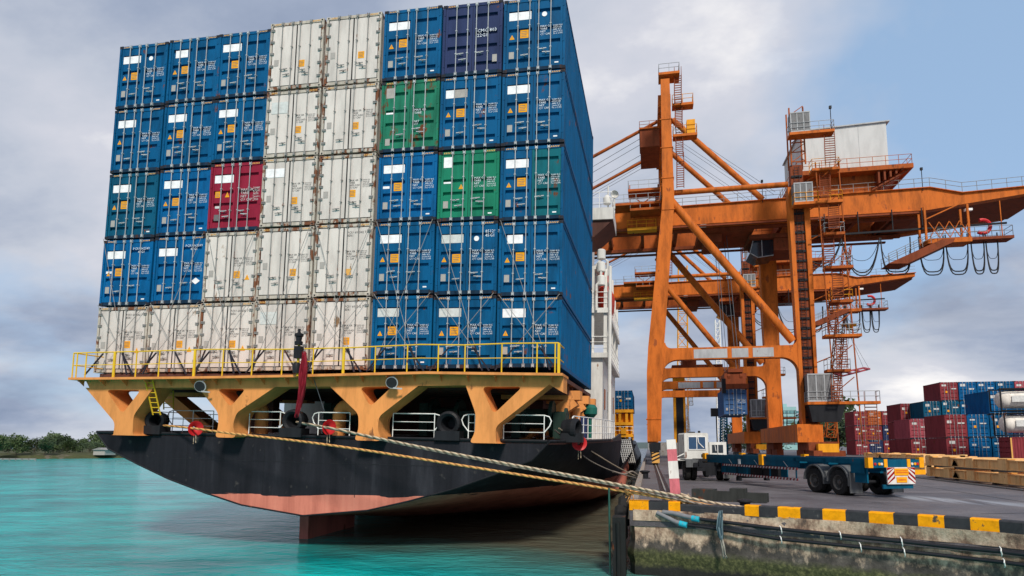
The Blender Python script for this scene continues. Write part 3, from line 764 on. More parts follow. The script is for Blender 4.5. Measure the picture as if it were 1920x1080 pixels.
# yellow rail on the platform
top_px = [(139,662),(258,659),(400,655),(530,655),(655,652),(790,646),(870,647),(950,644),(1047,643)]
foot = lambda x: Vector((x, -1.5, interp([(q.x, q.z) for q in pp], x)))
b = MB(); b.smooth = True
tp = [SY(x, y, -1.5) for x, y in top_px]
b.tube(tp, .026, 6); b.tube([p.lerp(foot(p.x), .5) for p in tp], .018, 6)
posts = [139,146,163,216,257,300,366,419,474,530,588,645,704,764,822,872,941,1007,1041,1048]
for px in posts:
    x = SY(px, 660, -1.5).x; zt_ = interp([(q.x, q.z) for q in tp], x)
    if px in (216, 366, 645, 1048): b.beam(foot(x), (x, -1.5, zt_), .09, .05)
    else: b.tube([foot(x), (x, -1.5, zt_)], .026, 6)
for e in (0, -1): b.tube([tp[e], tp[e]+Vector((0, 1.4, 0))], .026, 6); b.tube([tp[e].lerp(foot(tp[e].x), .5), tp[e].lerp(foot(tp[e].x), .5)+Vector((0,1.4,0))], .018, 6)
b.build('platform_railing', MT['yellow'], ship)
# ladder from the mooring deck, and cabin ladder rails
def ladder(name, p, q, w, mat, parent, n=9, side=(1,0,0), r=.025):
    b = MB(); b.smooth = True; p = Vector(p); q = Vector(q); s = Vector(side)*w/2
    b.beam(p-s, q-s, .05, .03); b.beam(p+s, q+s, .05, .03)
    for i in range(n):
        c_ = p.lerp(q, (i+.5)/n); b.tube([c_-s, c_+s], r*.7, 5)
    return b.build(name, mat, parent)
ladder('deck_ladder', SY(294, 778, -.9), SY(279, 713, -1.3), .34, MT['yellow'], ship, 7)
ladder('deck_ladder', SY(316, 768, 2.5), SY(316, 722, 2.5), .5, MT['yellow'], ship, 6)
# searchlights hung under the platform
for px, py in ((376,724), (735,717)):
    p = SY(px, py, -1.55)
    b = MB(); b.smooth = True; b.lathe(p, (.25,-.95,-.3), [(-.22,0),(-.2,.12),(0,.21),(.04,.22),(.03,.17)], 18)
    b.smooth = False; b.beam(p+Vector((0,.1,.2)), p+Vector((0,.3,.35)), .05); b.beam(p+Vector((.05,0,-.2)), p+Vector((.35,.1,-.22)), .05)
    o_ = b.build('searchlight', MT['grey'], ship)
    b = MB(); b.lathe(p+Vector((0,-.045,-.012)), (.25,-.95,-.3), [(0,0),(0,.19)], 18); b.build('lens', MT['lens'], o_)
# stern light post with the ensign beside it
p = SY(558, 700, -1.62)
b = MB(); b.beam((p.x, p.y, p.z-.1), (p.x, p.y, p.z+1.5), .07); b.mi = 1
b.box(p.x-.13, p.x+.13, p.y-.12, p.y+.12, p.z+.55, p.z+1.0); b.smooth = True
b.lathe((p.x-.02, p.y, p.z+1.05), (0,0,1), [(0,.14),(.12,.15),(.16,.1),(.3,.12),(.33,.16),(.42,.16),(.46,.05),(.6,.05)], 14)
b.lathe((p.x-.05, p.y, p.z+.0), (0,0,1), [(0,.0),(0,.13),(.3,.16),(.4,.1)], 12)
b.build('stern_light_post', [MT['yellow'], MT['black']], ship)
b = MB(); b.smooth = True
e_ = SY(608, 770, -1.0); b.tube([(p.x+.12, p.y, p.z+1.1), e_], .012, 5); b.build('ensign_line', MT['wire'], ship)
ens = SY(566, 720, -1.75); ns, nv = 14, 22; vs = []
for i in range(nv+1):
    v = i/nv; z = ens.z+1.15-v*2.35; wd = .08+.24*math.sin(math.pi*min(1, v*1.05))*(.7+.3*math.sin(5*v))
    for k in range(ns+1):
        u = k/ns-.5; vs.append((ens.x+u*wd+.09*math.sin(3*v+.5)-.12*v, ens.y+.09*math.sin(u*19+v*6), z+.05*math.sin(u*8)))
b = MB(); b.smooth = True; b.add(vs, [(i*(ns+1)+k, i*(ns+1)+k+1, (i+1)*(ns+1)+k+1, (i+1)*(ns+1)+k) for i in range(nv) for k in range(ns)])
MT['ensign'] = plain('crimson ensign cloth', (.30,.012,.03), .8)
ef = b.build('ensign_flag', MT['ensign'], None, SHIP, (ens.x, ens.y, ens.z)); tag(ef, 'limp crimson ensign hanging folded from the middle of the platform rail', 'flag')
sm = ef.modifiers.new('thick', 'SOLIDIFY'); sm.thickness = .01
# ------------------------------------------------------------------ accommodation block
acc = [(-.35, 'x')]
XA = 20.55
b = MB(); b.box(.6, XA, 13.6, 27, -4.5, 2.0); b.box(1.2, XA-1.6, 14.2, 26, 2.0, 12.2); b.build('accommodation_wall', MT['whitep'], ship)
b = MB()
for z in (2.0, 4.6): b.box(.6, XA+.35, 13.35, 27, z, z+.28)
b.box(1.0, XA-.2, 13.5, 27, 7.2, 7.4)
b.build('accommodation_deck', MT['whitep'], ship)
b = MB()
for z0, z1 in ((2.28, 4.6), (4.88, 7.2)):
    for y in (13.5, 16.2, 19.4, 22.6, 26): b.box(XA+.05, XA+.25, y, y+.2, z0, z1)
    b.box(XA-.7, XA-.5, 13.5, 13.65, z0, z1)
b.smooth = True; b.tube([(XA+.42, 13.3, -2.3), (XA+.42, 13.3, 7.3)], .10, 8); b.tube([(XA-.35, 13.2, 4.7), (XA-.35, 13.2, 6.2), (XA-.1, 13.2, 6.5), (XA-.1, 13.2, 7.1)], .08, 6)
b.build('deck_pillars', MT['whitep'], ship)
for z0 in (2.28, 4.88):
    rail('accommodation_railing', [(XA-1.5, 13.45, z0), (XA+.3, 13.45, z0), (XA+.3, 26, z0)], .95, MT['railw'], ship, post=1.0)
b = MB()
for z in (.0,):
    for y in (15, 18, 21, 24): b.box(XA+.002, XA+.02, y, y+.9, -.9, .3)
b.build('window', MT['darkglass'], ship)
b = MB(); b.box(XA-1.61, XA-1.59, 15, 25, 3.0, 4.2); b.box(XA-1.9, XA-.9, 14.18, 14.2, 2.6, 4.4); b.build('window', MT['darkglass'], ship)
# bridge wing
w0 = SY(1108, 395, 14.6); w1 = SY(1150, 388, 14.6); w2 = SY(1150, 410, 14.6); w3 = SY(1113, 443, 14.6)
b = MB(); b.prism([[(17.0, w2.z+.0), (w1.x, w2.z), (w1.x, w1.z), (17.0, w1.z)]], 14.6, 18.0)
b.build('bridge_wing', MT['whitep'], ship)
b = MB(); b.prism([[(17.0, w3.z-.3), (w3.x, w3.z), (w1.x-.02, w2.z-.005), (17.0, w2.z-.005)]], 14.75, 17.9); b.build('wing_bracket', MT['brownc'], ship)
rail('wing_railing', [(17.2, 14.7, w1.z), (w1.x-.1, 14.7, w1.z), (w1.x-.1, 17.9, w1.z)], 1.0, MT['railw'], ship, post=.8)
p = SY(1138, 392, 14.8)
b = MB(); b.smooth = True; b.lathe((p.x, 14.9, w1.z+.3), (0,0,1), [(0,.0),(0,.22),(.35,.25),(.5,.15),(.6,.05)], 14); b.lathe((p.x+.45, 14.9, w1.z+.9), (.3,-1,0), [(-.2,0),(-.15,.15),(0,.26),(.04,.24)], 16)
b.tube([(p.x+.45, 14.95, w1.z), (p.x+.45, 14.95, w1.z+.8)], .04, 6); b.tube([(p.x+.05, 15.1, w1.z), (p.x+.05, 15.1, w1.z+1.5)], .05, 6)
b.build('signal_lamp', MT['whitep'], ship)
# lifeboat in its davit
lb = thing('lifeboat', 'enclosed orange-red lifeboat hanging on the white accommodation behind the containers', 'lifeboat', (XA+.3, 15.5, 5.0), SHIP)
b = MB(); b.smooth = True; rings = []; N_ = 16
for i in range(11):
    v = i/10; y = 14.2+6.0*v; s = math.sin(math.pi*min(1, max(0, v*.94+.03)))**.45
    rings.append([(XA-.05+.55*s*math.cos(a)*(1 if math.sin(a) > 0 else .9), y, 5.9+1.0*s*math.sin(a)) for a in [2*math.pi*k/N_ for k in range(N_)]])
vs = [p for r in rings for p in r]; b.add(vs, [(i*N_+k, i*N_+(k+1) % N_, (i+1)*N_+(k+1) % N_, (i+1)*N_+k) for i in range(10) for k in range(N_)]+[tuple(range(N_-1,-1,-1)), tuple(range(10*N_, 11*N_))])
MT['boatred'] = paint('orange red lifeboat shell', (.70,.05,.025), .4, 0, .15, 1)
b.build('hull', MT['boatred'], lb)
b = MB(); b.box(XA-.35, XA+.25, 14.9, 16.6, 6.75, 7.35); b.build('canopy', MT['boatred'], lb)
b = MB(); b.box(XA+.25, XA+.27, 15.1, 15.7, 6.9, 7.2); b.box(XA-.25, XA+.15, 14.88, 14.9, 6.95, 7.2); b.build('window', MT['darkglass'], lb)
b = MB(); b.smooth = True
for y in (14.3, 19.4): b.tube([(XA-.6, y, 4.9), (XA-.5, y, 7.6), (XA-.1, y, 8.1), (XA+.2, y, 7.9), (XA+.2, y, 7.0)], .08, 8)
b.build('davit', MT['whitep'], ship)
b = MB(); b.smooth = True
for z in (6.2, 7.0, 7.75): b.lathe((XA-.1, 13.35, z), (0,0,1), [(0,0),(0,.25),(.5,.25),(.56,.18),(.58,0)], 16)
b.build('life_raft_canister', MT['whitep'], ship)
# deck fittings at the side: green mushroom vent, coloured drums
p = SX(1105, 770, 20.2)
b = MB(); b.smooth = True; b.lathe((20.4, 7.8, -1.55), (0,0,1), [(-1.0,.1),(-.1,.1),(0,.2),(.15,.33),(.45,.33),(.6,.2),(.62,0)], 16)
MT['ventgreen'] = plain('green ventilator', (.005,.12,.09), .5); b.build('ventilator', MT['ventgreen'], ship)
for (x, y, mcol, h) in ((19.6,4.0,'blue',.9), (19.9,6.0,'haz',.8), (20.1,7.0,'navy',1.0), (20.2,8.6,'pink',.95), (20.0,5.0,'peach',1.3)):
    b = MB(); b.smooth = True; b.lathe((x, y, -2.55), (0,0,1), [(0,.22),(h,.22),(h+.02,.15),(h+.02,0)], 14); dr = b.build('deck_drum', MT[mcol], ship)
# ------------------------------------------------------------------ water, bank, quay ground
GZ = 1.95
b = MB(); b.add([(-3000,-60,0),(3000,-60,0),(3000,4000,0),(-3000,4000,0)], [(0,1,2,3)])
wm = bpy.data.materials.new('sea water'); wm.use_nodes = True; t = wm.node_tree; p = t.nodes['Principled BSDF']
geo = N(t, 'ShaderNodeNewGeometry')
mp = N(t, 'ShaderNodeMapping'); mp.inputs['Scale'].default_value = (.55, 1.0, 1); mp.inputs['Rotation'].default_value = (0, 0, R(-12)); L(t, geo.outputs['Position'], mp.inputs[0])
na = N(t, 'ShaderNodeTexNoise'); na.inputs['Scale'].default_value = 1.5; na.inputs['Detail'].default_value = 6; na.inputs['Roughness'].default_value = .58; na.inputs['Distortion'].default_value = .5; L(t, mp.outputs[0], na.inputs['Vector'])
nb = N(t, 'ShaderNodeTexNoise'); nb.inputs['Scale'].default_value = .07; nb.inputs['Detail'].default_value = 5; L(t, geo.outputs['Position'], nb.inputs['Vector'])
nc = N(t, 'ShaderNodeTexNoise'); nc.inputs['Scale'].default_value = .35; nc.inputs['Detail'].default_value = 4; L(t, mp.outputs[0], nc.inputs['Vector'])
wc = ramp(t, math_n(t, 'ADD', math_n(t, 'MULTIPLY', nb.outputs[0], .5), math_n(t, 'MULTIPLY', nc.outputs[0], .5)), [(.36, (.0,.15,.155)), (.5, (.0,.33,.325)), (.64, (.0,.52,.49))]).outputs[0]
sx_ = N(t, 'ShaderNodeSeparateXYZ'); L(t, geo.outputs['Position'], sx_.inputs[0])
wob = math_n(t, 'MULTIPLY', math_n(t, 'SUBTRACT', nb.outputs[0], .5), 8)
silt = math_n(t, 'ADD', math_n(t, 'ADD', math_n(t, 'MULTIPLY', sx_.outputs[1], .75), math_n(t, 'MULTIPLY', sx_.outputs[0], .25)), wob)  # murky berth water with the hull's dark reflection painted into its colour
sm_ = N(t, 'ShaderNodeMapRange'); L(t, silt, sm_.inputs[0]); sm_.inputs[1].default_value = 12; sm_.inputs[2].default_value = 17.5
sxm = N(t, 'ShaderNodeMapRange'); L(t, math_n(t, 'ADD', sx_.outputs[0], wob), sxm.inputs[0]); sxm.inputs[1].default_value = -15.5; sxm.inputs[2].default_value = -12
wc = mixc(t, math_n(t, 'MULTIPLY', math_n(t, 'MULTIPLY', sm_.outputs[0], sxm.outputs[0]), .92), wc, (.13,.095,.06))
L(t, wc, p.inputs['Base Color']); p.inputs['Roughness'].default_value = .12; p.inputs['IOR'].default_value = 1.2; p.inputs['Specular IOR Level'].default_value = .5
b1 = N(t, 'ShaderNodeBump'); b1.inputs['Strength'].default_value = 1.0; b1.inputs['Distance'].default_value = .16; L(t, na.outputs[0], b1.inputs['Height'])
nr = N(t, 'ShaderNodeTexNoise'); nr.inputs['Scale'].default_value = 6; nr.inputs['Detail'].default_value = 4; nr.inputs['Roughness'].default_value = .6; L(t, mp.outputs[0], nr.inputs['Vector'])
b0 = N(t, 'ShaderNodeBump'); b0.inputs['Strength'].default_value = .8; b0.inputs['Distance'].default_value = .045; L(t, nr.outputs[0], b0.inputs['Height']); L(t, b0.outputs[0], b1.inputs['Normal'])
b2 = N(t, 'ShaderNodeBump'); b2.inputs['Strength'].default_value = .5; b2.inputs['Distance'].default_value = .5; L(t, nc.outputs[0], b2.inputs['Height']); L(t, b1.outputs[0], b2.inputs['Normal']); L(t, b2.outputs[0], p.inputs['Normal'])
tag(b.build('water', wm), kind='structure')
KB = [(1182,954.5),(1230,956),(1275,958),(1340,961.5),(1400,965),(1459,969),(1540,974),(1630,979.5),(1722,986),(1800,991.5),(1875,997.5),(1920,1002)]
kb = [EZ(x, y, GZ) for x, y in KB]
kb[0].x = -.62
dlast = (kb[-1]-kb[-4]).normalized()
kpx = [x for x, _ in KB] + [1990, 2200]
kb += [kb[-1]+dlast*1.4, kb[-1]+dlast*5.0]
poly = [(q.x, q.y) for q in kb] + [(60, -20), (700, -20), (700, 1500), (-.62, 1500)]
b = MB(); b.prism([poly], GZ-.5, GZ, conv=lambda a, y, c: (a, c, y))
am = bpy.data.materials.new('worn asphalt'); am.use_nodes = True; t = am.node_tree; p = t.nodes['Principled BSDF']
geo = N(t, 'ShaderNodeNewGeometry')
na = N(t, 'ShaderNodeTexNoise'); na.inputs['Scale'].default_value = .45; na.inputs['Detail'].default_value = 9; na.inputs['Roughness'].default_value = .7; L(t, geo.outputs['Position'], na.inputs['Vector'])
mp = N(t, 'ShaderNodeMapping'); mp.inputs['Rotation'].default_value = (0, 0, R(-24)); mp.inputs['Scale'].default_value = (1.6, .12, 1); L(t, geo.outputs['Position'], mp.inputs[0])
ns_ = N(t, 'ShaderNodeTexNoise'); ns_.inputs['Scale'].default_value = 1.0; ns_.inputs['Detail'].default_value = 7; ns_.inputs['Roughness'].default_value = .65; L(t, mp.outputs[0], ns_.inputs['Vector'])
ng = N(t, 'ShaderNodeTexNoise'); ng.inputs['Scale'].default_value = 30; ng.inputs['Detail'].default_value = 3; L(t, geo.outputs['Position'], ng.inputs['Vector'])
base = ramp(t, na.outputs[0], [(.3, (.065,.058,.064)), (.5, (.125,.112,.120)), (.7, (.19,.172,.18))]).outputs[0]
base = mixc(t, 1.0, base, ramp(t, ng.outputs[0], [(.3, (.75,)*3), (.7, (1.2,)*3)]).outputs[0], 'MULTIPLY')
# pale puddle streaks, their wet gleam painted into the asphalt colour
dst = N(t, 'ShaderNodeVectorMath', operation='DISTANCE'); mq = N(t, 'ShaderNodeMapping'); mq.vector_type = 'TEXTURE'
mq.inputs['Location'].default_value = (10.6, 25.5, GZ); mq.inputs['Rotation'].default_value = (0, 0, R(-48)); mq.inputs['Scale'].default_value = (5.5, 1.5, 50); L(t, geo.outputs['Position'], mq.inputs[0]); L(t, mq.outputs[0], dst.inputs[0])
pm_ = ramp(t, dst.outputs['Value'], [(.3, (1,)*3), (1.0, (0,)*3)]).outputs[0]
sc1 = ramp(t, ns_.outputs[0], [(.47, (0,)*3), (.56, (1,)*3)]).outputs[0]
base = mixc(t, math_n(t, 'MULTIPLY', math_n(t, 'MULTIPLY', pm_, sc1), .7), base, (.36,.38,.42))
st2 = ramp(t, ns_.outputs[0], [(.30, (1,)*3), (.40, (0,)*3)]).outputs[0]
base = mixc(t, math_n(t, 'MULTIPLY', st2, .6), base, (.035,.033,.036))
L(t, base, p.inputs['Base Color']); p.inputs['Specular IOR Level'].default_value = .35
L(t, ramp(t, na.outputs[0], [(.35, (.45,)*3), (.6, (.8,)*3)]).outputs[0], p.inputs['Roughness'])
bb = N(t, 'ShaderNodeBump'); bb.inputs['Strength'].default_value = .4; bb.inputs['Distance'].default_value = .01; L(t, ng.outputs[0], bb.inputs['Height']); L(t, bb.outputs[0], p.inputs['Normal'])
tag(b.build('quay_ground', am), kind='structure')
# concrete of the quay face, with tide marks by height
cm_ = bpy.data.materials.new('tide marked concrete'); cm_.use_nodes = True; t = cm_.node_tree; p = t.nodes['Principled BSDF']
geo = N(t, 'ShaderNodeNewGeometry'); sp = N(t, 'ShaderNodeSeparateXYZ'); L(t, geo.outputs['Position'], sp.inputs[0])
na = N(t, 'ShaderNodeTexNoise'); na.inputs['Scale'].default_value = 1.6; na.inputs['Detail'].default_value = 9; na.inputs['Roughness'].default_value = .68; L(t, geo.outputs['Position'], na.inputs['Vector'])
mp = N(t, 'ShaderNodeMapping'); mp.inputs['Scale'].default_value = (1.5, 1.5, .85); L(t, geo.outputs['Position'], mp.inputs[0])
nv_ = N(t, 'ShaderNodeTexNoise'); nv_.inputs['Scale'].default_value = 1.7; nv_.inputs['Detail'].default_value = 7; nv_.inputs['Roughness'].default_value = .74; L(t, mp.outputs[0], nv_.inputs['Vector'])
nf = N(t, 'ShaderNodeTexNoise'); nf.inputs['Scale'].default_value = 9; nf.inputs['Detail'].default_value = 6; nf.inputs['Roughness'].default_value = .7; L(t, geo.outputs['Position'], nf.inputs['Vector'])
up_ = ramp(t, nv_.outputs[0], [(.30, (.06,.045,.04)), (.42, (.25,.155,.105)), (.56, (.56,.42,.30)), (.72, (.72,.58,.44))]).outputs[0]
dk_ = ramp(t, na.outputs[0], [(.35, (.03,.027,.024)), (.55, (.09,.08,.07)), (.72, (.28,.24,.20))]).outputs[0]
ms_ = ramp(t, nf.outputs[0], [(.28, (.022,.026,.012)), (.5, (.065,.075,.025)), (.72, (.17,.165,.07))]).outputs[0]
hz = math_n(t, 'ADD', sp.outputs[2], math_n(t, 'MULTIPLY', math_n(t, 'SUBTRACT', na.outputs[0], .5), .9))
f1 = ramp(t, hz, [(.98, (0,)*3), (1.0, (1,)*3)]); f1.color_ramp.elements[0].position = .0
def step(src, lo, hi):
    m_ = N(t, 'ShaderNodeMapRange'); L(t, src, m_.inputs[0]); m_.inputs[1].default_value = lo; m_.inputs[2].default_value = hi; return m_.outputs[0]
hv = math_n(t, 'ADD', sp.outputs[2], math_n(t, 'MULTIPLY', math_n(t, 'SUBTRACT', nv_.outputs[0], .5), 1.6))
c_ = mixc(t, step(hv, .92, 1.22), dk_, up_)
c_ = mixc(t, step(math_n(t, 'ADD', sp.outputs[2], math_n(t, 'MULTIPLY', math_n(t, 'SUBTRACT', na.outputs[0], .5), .35)), .82, .66), c_, ms_)
c_ = mixc(t, step(math_n(t, 'ADD', sp.outputs[2], math_n(t, 'MULTIPLY', math_n(t, 'SUBTRACT', na.outputs[0], .5), .5)), .38, .24), c_, (.012,.014,.012))
c_ = mixc(t, 1.0, c_, ramp(t, nf.outputs[0], [(.3, (.7,)*3), (.55, (1,)*3), (.8, (1.15,)*3)]).outputs[0], 'MULTIPLY')
L(t, c_, p.inputs['Base Color']); p.inputs['Roughness'].default_value = .85
bb = N(t, 'ShaderNodeBump'); bb.inputs['Strength'].default_value = .9; bb.inputs['Distance'].default_value = .05; L(t, math_n(t, 'ADD', na.outputs[0], math_n(t, 'MULTIPLY', nf.outputs[0], .35)), bb.inputs['Height']); L(t, bb.outputs[0], p.inputs['Normal'])
MT['concrete'] = cm_
from mathutils import noise
path = [Vector((-.66, 60, 0)), Vector((-.66, 40, 0)), Vector((-.66, 24, 0)), Vector((-.66, kb[0].y+.35, 0))] + [Vector((q.x, q.y, 0)) for q in kb]
path[4] = Vector((-.50, kb[0].y-.02, 0))
fine = []
for a, c0 in zip(path, path[1:]):
    k = max(1, int((c0-a).length/(.14 if a.y < 24 else 1)))
    fine += [a.lerp(c0, i/k) for i in range(k)]
fine.append(path[-1])
zs_ = [GZ-.004, 1.9, 1.78, 1.62, 1.6, 1.45, 1.3, 1.15, 1.0, .85, .7, .55, .4, .25, .1, -.4, -3]
vs = []
for i, q in enumerate(fine):
    d = (fine[min(i+1, len(fine)-1)]-fine[max(i-1, 0)]).normalized(); nrm = Vector((d.y, -d.x, 0))
    if i < 8: nrm = Vector((-1, 0, 0))
    else: nrm = Vector((-d.y, d.x, 0)) if False else Vector((d.y*1, -d.x, 0))
    for z in zs_:
        o = .06*noise.noise(Vector((q.x*1.3, q.y*1.3, z*2.3)))+.03*noise.noise(Vector((q.x*5, q.y*5, z*6)))
        base_o = .03 if z > 1.61 else (-.03 if z > .75 else .03)
        if z < .5: base_o = -.02
        vs.append(q+nrm*(o+base_o)*(-1 if nrm.y > 0 else 1)+Vector((0, 0, z)))
k = len(zs_); b = MB(); b.smooth = True
b.add(vs, [(i*k+j, i*k+j+1, (i+1)*k+j+1, (i+1)*k+j) for i in range(len(fine)-1) for j in range(k-1)])
qw = b.build('quay_wall', cm_, loc=(kb[0].x, kb[0].y, 0)); tag(qw, 'weathered concrete quay wall with black tide stains and green moss', 'quay wall')
# kerb
KY = [(1182,1217,1),(1217,1254,0),(1254,1276,1),(1276,1397,2),(1397,1424,1),(1424,1459,0),(1459,1502,1),(1502,1543,0),(1543,1587,1),(1587,1630,0),(1630,1677,1),(1677,1722,0),(1722,1772,1),(1772,1821,0),(1821,1875,1),(1875,1932,0),(1932,1992,1),(1992,2100,0)]
def kpt(px):
    for i in range(len(kpx)-1):
        if px <= kpx[i+1] or i == len(kpx)-2:
            return kb[i].lerp(kb[i+1], (px-kpx[i])/(kpx[i+1]-kpx[i]))
MT['kerby'] = paint('yellow kerb paint', (.97,.38,.004), .6, .36, .26, 2.2, streak=False, rustcol=(.10,.08,.06))
MT['kerbk'] = paint('black kerb paint', (.045,.045,.05), .65, .25, .3, 2.2, streak=False, rustcol=(.16,.15,.14))
b = MB(); b.mi = 0
for a, c0, yl in KY:
    b.mi = 0 if yl == 1 else 1; h = .27 if yl != 2 else .20
    K_ = 4
    for s in range(K_):
        p0 = kpt(a+(c0-a)*s/K_); p1 = kpt(a+(c0-a)*(s+1)/K_); d = (p1-p0).normalized(); nrm = Vector((d.y, -d.x, 0));
        if nrm.y > 0: nrm = -nrm
        q0, q1 = p0+nrm*.02, p1+nrm*.02; r0, r1 = p0-nrm*.26, p1-nrm*.26
        jt = lambda v: Vector((0, 0, .008*noise.noise(v*3)))
        Z0, Z1 = Vector((0,0,-.03)), Vector((0,0,h)); cz = Vector((0,0,h-.03))
        i0 = nrm*.03
        b.add([q0+Z0, q1+Z0, q1+cz+jt(q1), q0+cz+jt(q0), q0-i0+Z1+jt(q0), q1-i0+Z1+jt(q1), r1+Z1, r0+Z1, r1+Z0, r0+Z0],
              [(0,1,2,3),(3,2,5,4),(4,5,6,7),(7,6,8,9)])
        if s == 0: b.add([q0+Z0, q0+cz, q0-i0+Z1, r0+Z1, r0+Z0], [(0,1,2,3,4)])
kerb = b.build('kerb', [MT['kerby'], MT['kerbk']], loc=kb[0]); tag(kerb, 'yellow and black striped concrete kerb along the near edge of the quay', 'kerb')
# kerb running away along the ship side
MT['kerbp'] = paint('scraped pale kerb', (.32,.28,.25), .7, .5, .3, 2, rustcol=(.5,.20,.04))
b = MB()
for i in range(34):
    y0 = 20.9+2*i; b.box(-.62, -.36, y0, y0+1.985, GZ, GZ+.24+.01*(i % 3))
k2 = b.build('kerb', MT['kerbp'], loc=(-.5, 21, GZ)); tag(k2, 'scuffed pale kerb running away beside the ship, with orange paint patches', 'kerb')
# crane rails and their slots
for X, nm in ((.66, 'beside the ship'), (15.95, 'under the crane landward legs')):
    b = MB(); b.box(X-.035, X+.035, 21.6 if X < 2 else 14, 400, GZ+.004, GZ+.05); b.mi = 1; b.box(X-.22, X+.22, 21.6 if X < 2 else 14, 400, GZ-.1, GZ+.004)
    tag(b.build('crane_rail', [MT['rodgrey'], MT['black']], loc=(X, 22, GZ)), f'long steel crane rail set in the quay {nm}', 'rail')
# painted lines and slab joints on the apron
MT['join'] = plain('dark joint', (.03,.03,.03), .8); MT['line'] = paint('worn white line', (.35,.35,.37), .7, .5, .4, 2, rustcol=(.1,.1,.1))
b = MB()
for (x0, y0, x1, y1, w) in ((12.6,17,13.4,60,.06),(9.3,20.6,36,30.0,.05),(17.2,18,19.2,60,.05),(4.6,27,13,29.4,.04)):
    d = Vector((x1-x0, y1-y0, 0)).normalized(); nn_ = Vector((-d.y, d.x, 0))*w/2
    b.add([Vector((x0,y0,GZ+.004))-nn_, Vector((x0,y0,GZ+.004))+nn_, Vector((x1,y1,GZ+.004))+nn_, Vector((x1,y1,GZ+.004))-nn_], [(3,2,1,0)])
tag(b.build('pavement', MT['join']), kind='structure')

# ------------------------------------------------------------------ cables on the quay face
def face_pt(px, py, out=.10):
    """a point on the quay face seen at px, py; the face follows the kerb line"""
    p0 = kpt(px) if px < 1992 else kb[-1]
    d_ = ER[0]*(px-CX) - ER[1]*(py-CY) + ER[2]*FPX
    # stand the point on the vertical plane through the local kerb tangent
    p1 = kpt(min(px+25, 2190)); tg = (p1-p0).normalized(); nrm = Vector((tg.y, -tg.x, 0))
    if nrm.y > 0: nrm = -nrm
    o = p0+nrm*out; s = (o-CAM).dot(nrm)/d_.dot(nrm); return CAM+d_*s
def cable(name, pts, r, mat, label, cat='cable', out=.13, group=None):
    q = [face_pt(x, y, out) for x, y in pts]
    b = MB(); b.smooth = True; b.tube(q, r, 10); o = b.build(name, mat, loc=q[0]); return tag(o, label, cat, group)
c1 = cable('power_cable', [(1311,973),(1350,978),(1464,992),(1575,1003.5),(1690,1015),(1790,1026),(1877,1034),(1925,1040),(2010,1050)], .052, MT['cable'], 'upper of two thick black cables strapped along the quay wall', group='black cables on the quay wall')
c2 = cable('power_cable', [(1287,984),(1340,991),(1464,1011),(1575,1022),(1690,1033),(1790,1044),(1880,1054),(1925,1060),(2010,1070)], .048, MT['cable'], 'lower of two thick black cables strapped along the quay wall', group='black cables on the quay wall')
MT['hose'] = plain('grey conduit', (.22,.22,.235), .5); MT['cyan'] = plain('cyan coupling', (.02,.42,.55), .4)
for pts, cp, nm in (([(1243,960),(1262,962),(1285,968),(1305,972.5)], [(1297,971.5),(1311,974)], 'upper'), ([(1232,961),(1248,969),(1268,979),(1282,983)], [(1274,981),(1288,985)], 'lower')):
    root = thing('conduit', f'{nm} grey flexible conduit with cyan coupling coming out of the broken wall top', 'conduit', face_pt(*pts[0], .1))
    b = MB(); b.smooth = True; b.tube([face_pt(x, y, .06+.05*i) for i, (x, y) in enumerate(pts)], .068, 10); b.build('hose', MT['hose'], root)
    b = MB(); b.smooth = True; b.tube([face_pt(x, y, .19) for x, y in cp], .085, 12); b.build('coupling', MT['cyan'], root)
ci = 0
for px, ya, yb in ((1464,988,998),(1464,1007,1016),(1575,998,1008),(1613,1019,1032),(1690,1009,1022),(1695,1029,1041),(1876,1027,1040),(1882,1049,1061)):
    b = MB(); b.smooth = True; a = face_pt(px-2, ya-2, .10); m_ = face_pt(px+1, (ya+yb)/2, .25); c0 = face_pt(px+2, yb+3, .10)
    b.tube([a, a.lerp(m_, .6)+Vector((0,-.03,.02)), m_, m_.lerp(c0, .4)+Vector((0,-.03,-.02)), c0], .014, 6)
    tag(b.build('cable_clamp', MT['railw'], loc=a), f'pale strap clamp on the {"upper" if ci in (0,2,4,6) else "lower"} wall cable, {["first","first","second","second","third","third","last","last"][ci]} counting from the conduits', 'clamp', 'cable clamps'); ci += 1
# rag hanging from the ropes over the wall
b = MB(); vs = []; n_ = 6; rows = [(1351,958,7),(1350,972,11),(1349,990,12),(1351,1003,10),(1353,1012,5),(1356,1025,6),(1358,1040,5),(1360,1046,8)]
for i, (x, y, w) in enumerate(rows):
    for k in range(n_+1): vs.append(face_pt(x+(k/n_-.5)*w, y+2*math.sin(k*2), .32+.05*math.sin(k*2.4+i)))
b.smooth = True; b.mi = 0
b.add(vs, [(i*(n_+1)+k, i*(n_+1)+k+1, (i+1)*(n_+1)+k+1, (i+1)*(n_+1)+k) for i in range(4) for k in range(n_)]); b.mi = 1
b.add(vs, [(i*(n_+1)+k, i*(n_+1)+k+1, (i+1)*(n_+1)+k+1, (i+1)*(n_+1)+k) for i in range(4, len(rows)-1) for k in range(n_)])
MT['rag'] = plain('grey blue rag', (.16,.24,.28), .9); MT['rag2'] = plain('pale rag', (.5,.48,.42), .9)
rg = b.build('rag', [MT['rag'], MT['rag2']], loc=face_pt(1350,960,.3)); tag(rg, 'grey-blue rag hanging down the quay wall below the rope ends', 'rag'); sm = rg.modifiers.new('t', 'SOLIDIFY'); sm.thickness = .012
